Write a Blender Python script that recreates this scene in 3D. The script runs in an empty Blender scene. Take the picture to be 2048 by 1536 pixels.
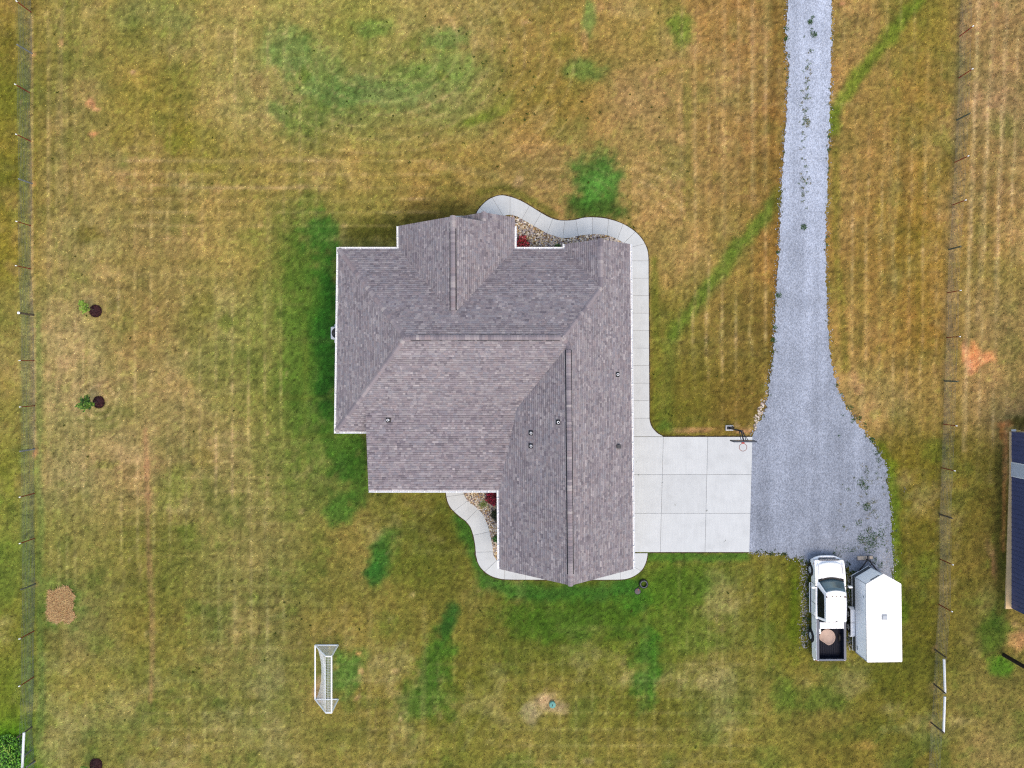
import bpy, bmesh, math, random
import numpy as np
from mathutils import Vector, Matrix

random.seed(7)
rng = np.random.default_rng(11)
scene = bpy.context.scene
COL = scene.collection

# ------------------------------------------------------------------ camera, sky, sun, exposure
F = 1384.0            # focal length in photo pixels
H = 46.0              # drone height in metres
NX, NY = 1024.0, 738.0  # point of the photo straight below the drone
cam_data = bpy.data.cameras.new("camera")
cam_data.sensor_fit = 'HORIZONTAL'
cam_data.sensor_width = 36.0
cam_data.lens = 36.0 * F / 2048.0
cam_data.shift_y = -(768.0 - NY) / 2048.0
cam_data.clip_start = 0.5
cam_data.clip_end = 3000.0
cam = bpy.data.objects.new("camera", cam_data)
cam.location = (0, 0, H)
COL.objects.link(cam)
scene.camera = cam

SUN_EL, SUN_AZ = 64.0, 150.0      # degrees; azimuth clockwise from north (+y)
world = bpy.data.worlds.new("World")
scene.world = world
world.use_nodes = True
wn = world.node_tree
bg = wn.nodes.get("Background") or wn.nodes.new("ShaderNodeBackground")
sky = wn.nodes.new("ShaderNodeTexSky")
sky.sky_type = 'NISHITA'
sky.sun_disc = False
sky.sun_elevation = math.radians(SUN_EL)
sky.sun_rotation = math.radians(SUN_AZ)
sky.air_density = 0.9
sky.dust_density = 1.2
sky.ozone_density = 1.0
bg.inputs["Strength"].default_value = 0.15
wn.links.new(sky.outputs[0], bg.inputs["Color"])

sun_data = bpy.data.lights.new("sun", 'SUN')
sun_data.energy = 0.52
sun_data.angle = math.radians(30)
sun_data.color = (1.0, 0.96, 0.9)
sun = bpy.data.objects.new("sun", sun_data)
_el, _az = math.radians(SUN_EL), math.radians(SUN_AZ)
_to_sun = Vector((math.sin(_az) * math.cos(_el), math.cos(_az) * math.cos(_el), math.sin(_el)))
sun.rotation_euler = _to_sun.to_track_quat('Z', 'Y').to_euler()
sun.location = _to_sun * 60
COL.objects.link(sun)

scene.view_settings.view_transform = 'Standard'
scene.view_settings.look = 'None'
scene.view_settings.gamma = 1.0
scene.view_settings.use_curve_mapping = False
scene.view_settings.exposure = 1.43
scene.view_settings.use_white_balance = True      # camera white balance for the blue skylight
scene.view_settings.white_balance_temperature = 8200
scene.view_settings.white_balance_tint = 10
try:
    scene.cycles.max_bounces = 6
    scene.cycles.diffuse_bounces = 3
    scene.cycles.use_denoising = False
    scene.cycles.filter_width = 1.2
except Exception:
    pass

# ------------------------------------------------------------------ measuring helpers
def P(px, py, z=0.0):
    """photo measurement of a point known to be z metres high -> metres"""
    k = (H - z) / F
    return ((px - NX) * k, (NY - py) * k)

GAIN = np.array([1.42, 1.42, 1.46])   # light on open ground x exposure
def s2l(c):
    c = np.asarray(c, float) / 255.0
    return np.where(c <= 0.04045, c / 12.92, ((c + 0.055) / 1.055) ** 2.4)
def alb(r, g, b, lim=0.85):
    return tuple(np.clip(s2l((r, g, b)) / GAIN, 0.002, lim))

# ------------------------------------------------------------------ materials
MATS = {}
def mat(name, color, rough=0.7, metal=0.0, vary=0.12, scale=8.0, spec=0.3, bump=0.0, bscale=60.0, coat=0.0, alpha=1.0):
    if name in MATS:
        return MATS[name]
    m = bpy.data.materials.new(name)
    m.use_nodes = True
    nt = m.node_tree
    b = nt.nodes["Principled BSDF"]
    b.inputs["Roughness"].default_value = rough
    b.inputs["Metallic"].default_value = metal
    b.inputs["Specular IOR Level"].default_value = spec
    if coat:
        b.inputs["Coat Weight"].default_value = coat
        b.inputs["Coat Roughness"].default_value = 0.08
    tc = nt.nodes.new("ShaderNodeTexCoord")
    nz = nt.nodes.new("ShaderNodeTexNoise")
    nz.inputs["Scale"].default_value = scale
    nz.inputs["Detail"].default_value = 6
    nt.links.new(tc.outputs["Object"], nz.inputs["Vector"])
    mr = nt.nodes.new("ShaderNodeMapRange")
    mr.inputs["From Min"].default_value = 0.25
    mr.inputs["From Max"].default_value = 0.75
    mr.inputs["To Min"].default_value = 1 - vary
    mr.inputs["To Max"].default_value = 1 + vary
    nt.links.new(nz.outputs["Fac"], mr.inputs["Value"])
    mx = nt.nodes.new("ShaderNodeVectorMath")
    mx.operation = 'SCALE'
    mx.inputs[0].default_value = color[:3]
    nt.links.new(mr.outputs[0], mx.inputs["Scale"])
    nt.links.new(mx.outputs[0], b.inputs["Base Color"])
    if bump:
        n2 = nt.nodes.new("ShaderNodeTexNoise")
        n2.inputs["Scale"].default_value = bscale
        n2.inputs["Detail"].default_value = 4
        nt.links.new(tc.outputs["Object"], n2.inputs["Vector"])
        bp = nt.nodes.new("ShaderNodeBump")
        bp.inputs["Strength"].default_value = bump
        bp.inputs["Distance"].default_value = 0.01
        nt.links.new(n2.outputs["Fac"], bp.inputs["Height"])
        nt.links.new(bp.outputs[0], b.inputs["Normal"])
    MATS[name] = m
    return m

def attr_mat(name, rough=0.9, spec=0.15, noises=((6, 0.15), (40, 0.2)), bump=0.0, bscale=40.0):
    """colour stored on the geometry, times fine grain"""
    m = bpy.data.materials.new(name)
    m.use_nodes = True
    nt = m.node_tree
    b = nt.nodes["Principled BSDF"]
    b.inputs["Roughness"].default_value = rough
    b.inputs["Specular IOR Level"].default_value = spec
    at = nt.nodes.new("ShaderNodeAttribute")
    at.attribute_name = "Col"
    tc = nt.nodes.new("ShaderNodeTexCoord")
    cur = at.outputs["Color"]
    for sc, amp in noises:
        nz = nt.nodes.new("ShaderNodeTexNoise")
        nz.inputs["Scale"].default_value = sc
        nz.inputs["Detail"].default_value = 5
        nz.inputs["Roughness"].default_value = 0.65
        nt.links.new(tc.outputs["Object"], nz.inputs["Vector"])
        mr = nt.nodes.new("ShaderNodeMapRange")
        mr.inputs["From Min"].default_value = 0.28
        mr.inputs["From Max"].default_value = 0.72
        mr.inputs["To Min"].default_value = 1 - amp
        mr.inputs["To Max"].default_value = 1 + amp
        nt.links.new(nz.outputs["Fac"], mr.inputs["Value"])
        mx = nt.nodes.new("ShaderNodeVectorMath")
        mx.operation = 'SCALE'
        nt.links.new(cur, mx.inputs[0])
        nt.links.new(mr.outputs[0], mx.inputs["Scale"])
        cur = mx.outputs[0]
    nt.links.new(cur, b.inputs["Base Color"])
    if bump:
        n2 = nt.nodes.new("ShaderNodeTexNoise")
        n2.inputs["Scale"].default_value = bscale
        n2.inputs["Detail"].default_value = 5
        nt.links.new(tc.outputs["Object"], n2.inputs["Vector"])
        bp = nt.nodes.new("ShaderNodeBump")
        bp.inputs["Strength"].default_value = bump
        bp.inputs["Distance"].default_value = 0.03
        nt.links.new(n2.outputs["Fac"], bp.inputs["Height"])
        nt.links.new(bp.outputs[0], b.inputs["Normal"])
    MATS[name] = m
    return m

M_WHITE = mat("white_trim", (0.80, 0.81, 0.82), 0.45, vary=0.03)
M_PAINT = mat("white_car_paint", (0.86, 0.86, 0.87), 0.3, vary=0.02, coat=0.6)
M_ALU = mat("white_aluminium_skin", (0.84, 0.85, 0.86), 0.45, vary=0.03, scale=3)
M_FELT = mat("roof_felt", (0.07, 0.065, 0.07), 0.9)
M_BLACK = mat("black_plastic", (0.012, 0.012, 0.014), 0.55, vary=0.25)
M_RUBBER = mat("black_rubber", (0.014, 0.014, 0.015), 0.8, vary=0.3, scale=20)
M_GLASS = mat("dark_tinted_glass", (0.012, 0.02, 0.026), 0.06, vary=0.1, spec=0.6)
M_WSHIELD = mat("windshield_glass", (0.055, 0.10, 0.12), 0.1, vary=0.35, scale=2.5, spec=0.6)
M_CHROME = mat("bright_metal", (0.7, 0.71, 0.72), 0.35, metal=0.35, vary=0.1)
M_GREYMET = mat("grey_metal", (0.28, 0.30, 0.32), 0.45, metal=0.1, vary=0.15)
M_DARKMET = mat("dark_metal", (0.045, 0.048, 0.055), 0.5, metal=0.4, vary=0.2)
M_CONC = mat("concrete", alb(217, 220, 222), 0.9, vary=0.04, scale=1.6, spec=0.15, bump=0.15, bscale=90)
def slab_tones(m):
    """each slab cured a little differently; faint stains, broom streaks and damp marks"""
    nt = m.node_tree; b = nt.nodes["Principled BSDF"]
    src = b.inputs["Base Color"].links[0].from_socket
    oi = nt.nodes.new("ShaderNodeObjectInfo")
    r = nt.nodes.new("ShaderNodeMapRange"); r.inputs["To Min"].default_value = 0.955; r.inputs["To Max"].default_value = 1.03
    nt.links.new(oi.outputs["Random"], r.inputs["Value"])
    tc = nt.nodes.new("ShaderNodeTexCoord")
    n = nt.nodes.new("ShaderNodeTexNoise"); n.inputs["Scale"].default_value = 0.9; n.inputs["Detail"].default_value = 9; n.inputs["Roughness"].default_value = 0.7
    nt.links.new(tc.outputs["Object"], n.inputs["Vector"])
    r2 = nt.nodes.new("ShaderNodeMapRange"); r2.inputs["From Min"].default_value = 0.3; r2.inputs["From Max"].default_value = 0.5
    r2.inputs["To Min"].default_value = 0.91; r2.inputs["To Max"].default_value = 1.0
    nt.links.new(n.outputs["Fac"], r2.inputs["Value"])
    mp = nt.nodes.new("ShaderNodeMapping"); mp.inputs["Scale"].default_value = (14, 0.7, 1)
    nt.links.new(tc.outputs["Object"], mp.inputs["Vector"])
    n3 = nt.nodes.new("ShaderNodeTexNoise"); n3.inputs["Scale"].default_value = 1.0; n3.inputs["Detail"].default_value = 4
    nt.links.new(mp.outputs[0], n3.inputs["Vector"])
    r3 = nt.nodes.new("ShaderNodeMapRange"); r3.inputs["From Min"].default_value = 0.3; r3.inputs["From Max"].default_value = 0.7
    r3.inputs["To Min"].default_value = 0.965; r3.inputs["To Max"].default_value = 1.03
    nt.links.new(n3.outputs["Fac"], r3.inputs["Value"])
    m1 = nt.nodes.new("ShaderNodeMath"); m1.operation = 'MULTIPLY'; nt.links.new(r.outputs[0], m1.inputs[0]); nt.links.new(r2.outputs[0], m1.inputs[1])
    m2 = nt.nodes.new("ShaderNodeMath"); m2.operation = 'MULTIPLY'; nt.links.new(m1.outputs[0], m2.inputs[0]); nt.links.new(r3.outputs[0], m2.inputs[1])
    v = nt.nodes.new("ShaderNodeVectorMath"); v.operation = 'SCALE'; nt.links.new(src, v.inputs[0]); nt.links.new(m2.outputs[0], v.inputs["Scale"])
    nt.links.new(v.outputs[0], b.inputs["Base Color"])
slab_tones(M_CONC)
M_CONCD = mat("concrete_joint", (0.36, 0.36, 0.36), 0.95, vary=0.2)
M_SOIL = mat("bare_soil", alb(78, 60, 40), 1.0, vary=0.35, scale=6, bump=0.5)
M_BRICK = mat("house_siding", (0.42, 0.38, 0.34), 0.85, vary=0.12, scale=12)
M_RED = mat("red_post_paint", alb(150, 40, 34), 0.6, vary=0.25, scale=15)
M_WOOD = mat("weathered_wood", alb(96, 84, 68), 0.9, vary=0.35, scale=9)
M_WOODG = mat("silver_grey_wood", alb(128, 132, 134), 0.9, vary=0.3, scale=9)
M_WIRE = mat("galvanised_wire", (0.12, 0.135, 0.145), 0.5, metal=0.4, vary=0.1)
M_NAVY = mat("navy_steel_siding", (0.055, 0.07, 0.15), 0.45, vary=0.1, scale=2)

# ------------------------------------------------------------------ mesh helpers
def obj_from(name, verts, faces, material=None, parent=None, smooth=False):
    me = bpy.data.meshes.new(name)
    me.from_pydata([tuple(v) for v in verts], [], [tuple(f) for f in faces])
    me.validate()
    return link(name, me, material, parent, smooth)

def link(name, me, material=None, parent=None, smooth=False):
    if material is not None:
        for m in (material if isinstance(material, (list, tuple)) else [material]):
            me.materials.append(m)
    if smooth:
        me.polygons.foreach_set("use_smooth", [True] * len(me.polygons))
    o = bpy.data.objects.new(name, me)
    COL.objects.link(o)
    if parent is not None:
        o.parent = parent
    return o

def bm_obj(name, bm, material=None, parent=None, smooth=False):
    bmesh.ops.recalc_face_normals(bm, faces=bm.faces)
    me = bpy.data.meshes.new(name)
    bm.to_mesh(me)
    bm.free()
    return link(name, me, material, parent, smooth)

def empty(name, loc=(0, 0, 0), rz=0.0):
    o = bpy.data.objects.new(name, None)
    o.empty_display_size = 0.2
    o.location = loc
    o.rotation_euler = (0, 0, rz)
    COL.objects.link(o)
    return o

def tag(o, label=None, cat=None, group=None, kind=None):
    if label: o["label"] = label
    if cat: o["category"] = cat
    if group: o["group"] = group
    if kind: o["kind"] = kind
    return o

def box(bm, x0, x1, y0, y1, z0, z1, bev=0.0, seg=2):
    vs = [bm.verts.new((x, y, z)) for z in (z0, z1) for y in (y0, y1) for x in (x0, x1)]
    q = [(0, 2, 3, 1), (4, 5, 7, 6), (0, 1, 5, 4), (2, 6, 7, 3), (0, 4, 6, 2), (1, 3, 7, 5)]
    fs = [bm.faces.new([vs[i] for i in f]) for f in q]
    if bev:
        es = set()
        for f in fs: es.update(f.edges)
        bmesh.ops.bevel(bm, geom=list(es), offset=bev, segments=seg, profile=0.6, affect='EDGES')
    return bm

def prism(bm, pts, z0, z1, axis='z', bev=0.0, seg=1):
    """polygon extruded along an axis; for 'x' pts are (y,z), for 'y' pts are (x,z)"""
    def co(p, t):
        return (p[0], p[1], t) if axis == 'z' else ((t, p[0], p[1]) if axis == 'x' else (p[0], t, p[1]))
    a = [bm.verts.new(co(p, z0)) for p in pts]
    b = [bm.verts.new(co(p, z1)) for p in pts]
    n = len(pts)
    fa = bm.faces.new(a[::-1]); fb = bm.faces.new(b)
    for i in range(n):
        bm.faces.new((a[i], a[(i + 1) % n], b[(i + 1) % n], b[i]))
    if bev:
        es = set(list(fb.edges) + list(fa.edges))
        bmesh.ops.bevel(bm, geom=list(es), offset=bev, segments=seg, profile=0.6, affect='EDGES')
    return bm

def tube(bm, pts, r, n=8, r_end=None, caps=True):
    pts = [Vector(p) for p in pts]
    rings = []
    for i, p in enumerate(pts):
        d = (pts[min(i + 1, len(pts) - 1)] - pts[max(i - 1, 0)]).normalized()
        up = Vector((0, 0, 1)) if abs(d.z) < 0.9 else Vector((1, 0, 0))
        a = d.cross(up).normalized(); b = d.cross(a).normalized()
        rr = r if r_end is None else r + (r_end - r) * i / (len(pts) - 1)
        rings.append([bm.verts.new(p + a * (rr * math.cos(2 * math.pi * k / n)) + b * (rr * math.sin(2 * math.pi * k / n))) for k in range(n)])
    for i in range(len(rings) - 1):
        for k in range(n):
            bm.faces.new((rings[i][k], rings[i][(k + 1) % n], rings[i + 1][(k + 1) % n], rings[i + 1][k]))
    if caps:
        bm.faces.new(rings[0][::-1]); bm.faces.new(rings[-1])
    return bm

def lathe(bm, prof, n=24, c=(0, 0, 0), axis='z', closed=False):
    """prof: (radius, height) pairs"""
    rings = []
    for r, h in prof:
        ring = []
        for k in range(n):
            a = 2 * math.pi * k / n
            p = (r * math.cos(a), r * math.sin(a), h) if axis == 'z' else (h, r * math.cos(a), r * math.sin(a))
            ring.append(bm.verts.new((p[0] + c[0], p[1] + c[1], p[2] + c[2])))
        rings.append(ring)
    m = len(rings)
    for i in range(m if closed else m - 1):
        A, B = rings[i], rings[(i + 1) % m]
        for k in range(n):
            bm.faces.new((A[k], A[(k + 1) % n], B[(k + 1) % n], B[k]))
    if not closed:
        if prof[0][0] > 1e-6: bm.faces.new(rings[0][::-1])
        if prof[-1][0] > 1e-6: bm.faces.new(rings[-1])
    return bm

def soup(name, V, Fc, C, material, parent=None):
    """one mesh of many triangles: V (n,3), Fc (m,3), C (n,3) colours on points"""
    me = bpy.data.meshes.new(name)
    n, m = len(V), len(Fc)
    me.vertices.add(n)
    me.vertices.foreach_set("co", np.asarray(V, np.float32).ravel())
    me.loops.add(m * 3)
    me.loops.foreach_set("vertex_index", np.asarray(Fc, np.int32).ravel())
    me.polygons.add(m)
    me.polygons.foreach_set("loop_start", np.arange(0, m * 3, 3, dtype=np.int32))
    me.update()
    a = me.color_attributes.new("Col", 'FLOAT_COLOR', 'POINT')
    c4 = np.ones((n, 4), np.float32)
    c4[:, :3] = C
    a.data.foreach_set("color", c4.ravel())
    return link(name, me, material, parent)

def poly_soup(name, verts, faces, cols, material, parent=None):
    """polygons with one colour each"""
    me = bpy.data.meshes.new(name)
    me.from_pydata(verts, [], faces)
    a = me.color_attributes.new("Col", 'FLOAT_COLOR', 'CORNER')
    c4 = np.ones((len(me.loops), 4), np.float32)
    i = 0
    for f, c in zip(faces, cols):
        c4[i:i + len(f), :3] = c
        i += len(f)
    a.data.foreach_set("color", c4.ravel())
    return link(name, me, material, parent)

def inside(poly, X, Y):
    r = np.zeros(np.shape(X), bool)
    n = len(poly)
    for i in range(n):
        x0, y0 = poly[i]; x1, y1 = poly[(i + 1) % n]
        if y0 == y1: continue
        c = ((y0 > Y) != (y1 > Y)) & (X < (x1 - x0) * (Y - y0) / (y1 - y0) + x0)
        r ^= c
    return r

def smooth_line(pts, per=8):
    pts = [np.array(p, float) for p in pts]
    pts = [2 * pts[0] - pts[1]] + pts + [2 * pts[-1] - pts[-2]]
    out = []
    for i in range(1, len(pts) - 2):
        p0, p1, p2, p3 = pts[i - 1:i + 3]
        for k in range(per):
            t = k / per
            out.append(0.5 * ((2 * p1) + (p2 - p0) * t + (2 * p0 - 5 * p1 + 4 * p2 - p3) * t * t + (3 * p1 - p0 - 3 * p2 + p3) * t ** 3))
    out.append(pts[-2])
    return [tuple(p) for p in out]

def vnoise(X, Y, cell, seed):
    r = np.random.default_rng(seed)
    T = r.random((256, 256))
    u = X / cell; v = Y / cell
    iu = np.floor(u).astype(int); iv = np.floor(v).astype(int)
    fu = u - iu; fv = v - iv
    fu = fu * fu * (3 - 2 * fu); fv = fv * fv * (3 - 2 * fv)
    g = lambda a, b: T[a % 256, b % 256]
    return (g(iu, iv) * (1 - fu) + g(iu + 1, iv) * fu) * (1 - fv) + (g(iu, iv + 1) * (1 - fu) + g(iu + 1, iv + 1) * fu) * fv

def fbm(X, Y, cell, seed, octv=4, gain=0.55):
    s = 0; a = 1; t = 0
    for i in range(octv):
        s = s + a * (vnoise(X + 37.1 * i, Y - 11.3 * i, cell / 2 ** i, seed + i) - 0.5)
        t += a; a *= gain
    return s / t * 2     # about -1..1

# ------------------------------------------------------------------ outlines in photo pixels on the ground
def zr(pts, ox, oy, s):   # readings taken from an enlarged crop
    return [(ox + x / s, oy + y / s) for x, y in pts]
S2, S4, S5, S6 = 5.389, 5.689, 5.689, 5.389
north_outer = smooth_line(zr([(75, 300), (75, 245), (110, 190), (170, 128), (240, 85), (330, 60), (430, 75), (540, 115), (640, 170), (760, 245), (850, 295), (940, 325),
    (1040, 332), (1140, 322), (1220, 302), (1310, 296), (1420, 303), (1500, 318), (1600, 348), (1680, 385), (1760, 437), (1830, 502), (1880, 575), (1910, 650), (1920, 720), (1922, 765)], 940, 380, S2), 6)
north_inner = smooth_line(zr([(240, 420), (300, 340), (360, 285), (430, 268), (500, 285), (560, 315), (620, 350), (690, 390), (760, 430), (830, 470), (920, 500), (1000, 518), (1080, 515),
    (1160, 497), (1240, 485), (1320, 478), (1400, 480), (1480, 491), (1580, 528), (1650, 572), (1690, 625), (1708, 690), (1712, 765)], 940, 380, S2), 6)
north_joints = [zr(j, 940, 380, S2) for j in ([(75, 300), (240, 420)], [(108, 195), (285, 355)], [(240, 87), (360, 285)], [(432, 76), (430, 268)], [(640, 172), (560, 315)], [(768, 250), (685, 390)], [(892, 311), (830, 470)],
    [(1020, 331), (1000, 517)], [(1140, 322), (1168, 496)], [(1318, 296), (1320, 479)], [(1492, 316), (1478, 491)], [(1648, 369), (1588, 533)], [(1780, 452), (1655, 575)], [(1882, 580), (1692, 630)], [(1922, 765), (1712, 765)])]
south_outer = smooth_line(zr([(1088, 780), (1092, 825), (1100, 880), (1117, 940), (1150, 1000), (1200, 1052), (1260, 1103), (1320, 1150), (1370, 1215), (1396, 1285), (1415, 1360), (1428, 1450), (1433, 1536)], 700, 840, S5)
    + zr([(70, 1040), (85, 1100), (115, 1155), (160, 1202), (220, 1242), (290, 1268), (380, 1283), (600, 1287), (850, 1287), (1100, 1287), (1330, 1288), (1600, 1286), (1700, 1274), (1780, 1240), (1850, 1183), (1890, 1110), (1908, 1040), (1912, 1002)], 940, 920, S6), 6)
south_inner = smooth_line(zr([(1275, 780), (1290, 825), (1308, 870), (1342, 920), (1400, 965), (1460, 1012), (1510, 1072), (1550, 1150), (1580, 1240), (1602, 1330), (1620, 1430), (1632, 1536)], 700, 840, S5)
    + zr([(258, 1030), (280, 1068), (320, 1100), (380, 1115), (600, 1118), (850, 1118), (1100, 1118), (1330, 1118), (1600, 1118), (1640, 1112), (1670, 1090), (1690, 1050), (1695, 1002)], 940, 920, S6), 6)
south_joints = [zr(j, 700, 840, S5) for j in ([(1088, 780), (1275, 780)], [(1102, 870), (1300, 843)], [(1187, 1030), (1328, 926)], [(1320, 1148), (1457, 1010)], [(1407, 1308), (1590, 1268)], [(1432, 1502), (1630, 1497)])] + \
    [zr(j, 940, 920, S6) for j in ([(160, 1200), (290, 1080)], [(372, 1283), (372, 1114)], [(600, 1287), (600, 1118)], [(850, 1287), (850, 1118)], [(1100, 1287), (1100, 1118)], [(1345, 1288), (1345, 1118)], [(1618, 1285), (1618, 1116)], [(1842, 1190), (1660, 1098)], [(1912, 1002), (1695, 1002)])]
east_joint_y = [522.0, 556.6, 591.5, 626.4, 661.4, 696.2, 731.2, 766.2, 801.2, 836.2]

gravel_left = [(1577, -40), (1576, 0), (1572, 60), (1571, 90), (1577, 130), (1574, 200), (1570, 270), (1566, 330), (1562, 400), (1558, 500), (1553, 560), (1550, 620), (1548, 700), (1542, 740), (1536, 790), (1526, 830), (1515, 852), (1506, 868)]
gravel_right = [(1664, -40), (1663, 0), (1662, 100), (1660, 200), (1657, 270), (1655, 350), (1652, 430), (1651, 500), (1653, 600), (1657, 680), (1665, 740), (1680, 790), (1702, 830), (1730, 868), (1755, 900), (1772, 935), (1776, 980), (1781, 1030), (1782, 1080), (1784, 1130), (1783, 1165)]
gravel_low = [(1766, 1172), (1750, 1160), (1725, 1150), (1700, 1140), (1680, 1128), (1655, 1120), (1630, 1116), (1614, 1126), (1604, 1120), (1580, 1113), (1556, 1103), (1530, 1106), (1502, 1103)]
driveway_poly = [(1262, 873), (1504.2, 873.5), (1498, 1104), (1262, 1104)]

def jag(pts, amp, step=5.0, seed=3, closed=False):
    r = np.random.default_rng(seed)
    out = []
    n = len(pts)
    for i in range(n if closed else n - 1):
        a = np.array(pts[i], float); b = np.array(pts[(i + 1) % n], float)
        L = np.linalg.norm(b - a); k = max(1, int(L / step))
        nrm = np.array([-(b - a)[1], (b - a)[0]]) / max(L, 1e-6)
        for j in range(k):
            out.append(tuple(a + (b - a) * j / k + nrm * r.normal(0, amp)))
    if not closed: out.append(tuple(pts[-1]))
    return out
gl = jag(smooth_line(gravel_left, 3), 1.5, 4, 1)
gr = jag(smooth_line(gravel_right, 3), 1.5, 4, 2)
gw = jag(gravel_low, 2.4, 5, 4)
gravel_poly = gl + [(1504.2, 873.5), (1498, 1104)] + gw[::-1] + gr[::-1]

# roof eave outline (pixels at eave height)
ZE = 3.0
eave_px = [(677, 498), (797.5, 498), (797, 452), (909, 452), (909, 435), (1029.5, 435), (1029, 498), (1129.5, 498), (1129.5, 488), (1260, 488), (1266, 1138), (999, 1138), (997.5, 981), (737, 981), (737, 863), (672, 863)]
eave = [P(x, y, ZE) for x, y in eave_px]
def inset(poly, d):
    """move every edge of an outline inwards"""
    n = len(poly)
    area = sum(poly[i][0] * poly[(i + 1) % n][1] - poly[(i + 1) % n][0] * poly[i][1] for i in range(n))
    sg = 1 if area > 0 else -1
    out = []
    for i in range(n):
        p0, p1, p2 = (Vector(poly[i - 1]), Vector(poly[i]), Vector(poly[(i + 1) % n]))
        d1 = (p1 - p0).normalized(); d2 = (p2 - p1).normalized()
        n1 = Vector((-d1.y, d1.x)) * sg; n2 = Vector((-d2.y, d2.x)) * sg
        c = n1 + n2
        if c.length < 1e-6: out.append(tuple(p1 + n1 * d)); continue
        c = c / (1 + n1.dot(n2))
        out.append(tuple(p1 + c * d))
    return out
wall_poly = inset([p for i, p in enumerate(eave) if i not in (3, 4, 7, 8)][:2] + [eave[2], P(1029.5, 452, ZE), eave[6], P(1129.5, 498, ZE), P(1260, 498, ZE)] + eave[10:], 0.42)

def G(pts): return [P(x, y) for x, y in pts]
mask_polys = [wall_poly, G(gravel_poly), G(driveway_poly), G(north_outer + north_inner[::-1]), G(south_outer + south_inner[::-1]),
              G([(1255, 520), (1297, 520), (1298.5, 842), (1303, 853), (1309, 862), (1328, 874), (1255, 874)])]
north_bed = G([(1010, 560)] + [(1012, 440)] + north_inner[20:] + [(1256, 560)])
south_bed = G([(925, 960)] + south_inner[4:80] + [(1020, 1110), (1020, 960)])

# ------------------------------------------------------------------ lawn colours (tan, straw, green, clay; house shade painted in west and north)
ctrl = """20 60 125 108 45;120 60 150 132 72;300 60 138 126 62;500 60 160 142 80;700 60 155 142 74;900 60 165 140 82;1100 60 150 125 66;1300 60 160 132 72;1450 60 158 122 68;1540 60 140 108 55;1700 60 160 128 75;1850 60 135 118 52;1980 60 160 126 80
20 200 118 112 42;120 200 145 126 72;300 200 145 126 60;500 200 155 140 80;700 200 130 130 70;900 200 128 128 68;1100 200 148 122 60;1300 200 160 130 80;1450 200 160 126 72;1540 200 140 108 55;1700 200 155 125 68;1850 200 145 118 58;1980 200 162 130 85
20 350 120 108 40;120 350 148 128 74;300 350 146 124 66;500 350 150 130 68;700 350 156 134 70;900 350 156 130 68;1100 350 165 132 80;1300 350 165 135 80;1450 350 162 128 76;1540 350 150 112 60;1700 350 162 128 72;1850 350 152 120 58;1980 350 158 125 75
20 500 128 116 45;120 500 158 136 82;300 500 150 128 74;500 500 158 136 74;620 500 112 116 55;1380 500 165 135 80;1450 500 155 128 66;1540 500 150 112 58;1700 500 152 120 62;1850 500 148 116 50;1980 500 158 130 72
20 650 135 124 62;120 650 162 142 88;300 650 158 130 76;500 650 150 138 76;620 650 92 108 48;1380 650 126 114 52;1450 650 144 118 62;1530 650 126 102 50;1720 650 158 126 68;1850 650 145 112 52;1980 650 160 130 80
20 800 140 125 62;120 800 168 146 94;300 800 160 138 84;500 800 140 130 70;620 800 88 105 48;1380 800 110 102 42;1480 800 120 100 46;1720 800 170 138 82;1850 800 150 124 66;1980 800 168 136 84
20 950 120 120 48;120 950 165 142 92;300 950 155 130 80;500 950 148 132 76;620 950 115 118 58;1820 950 120 104 40;1860 950 116 102 42;1960 950 120 106 48
20 1100 125 125 55;120 1100 150 130 72;300 1100 135 120 60;500 1100 148 128 74;700 1100 140 120 62;850 1100 112 105 45;1850 1100 112 100 40;1960 1100 122 106 50
20 1250 130 120 52;150 1250 145 125 75;300 1250 140 120 58;500 1250 150 126 74;700 1250 145 122 62;900 1250 135 115 55;1100 1250 98 100 40;1300 1250 102 112 42;1450 1250 135 118 58;1560 1250 118 108 42;1850 1250 108 98 38;1960 1250 115 105 50
20 1400 118 120 45;150 1400 150 130 68;300 1400 140 124 62;500 1400 138 124 68;750 1400 140 118 60;900 1400 120 110 45;1100 1400 140 120 58;1300 1400 125 112 48;1450 1400 130 118 60;1650 1400 140 118 60;1780 1400 116 104 42;1980 1400 135 118 62
20 1500 80 130 30;150 1500 155 132 76;300 1500 145 124 66;500 1500 155 132 74;700 1500 148 126 66;900 1500 140 122 58;1100 1500 150 128 66;1300 1500 140 120 58;1500 1500 145 125 60;1700 1500 135 112 52;1850 1500 130 112 50;1980 1500 150 128 74"""
CT = np.array([[float(v) for v in t.split()] for l in ctrl.split("\n") for t in l.split(";")])
GRN, DGR, CLAY, STRAW = (84, 114, 52), (52, 92, 40), (214, 146, 104), (184, 160, 110)
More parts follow.
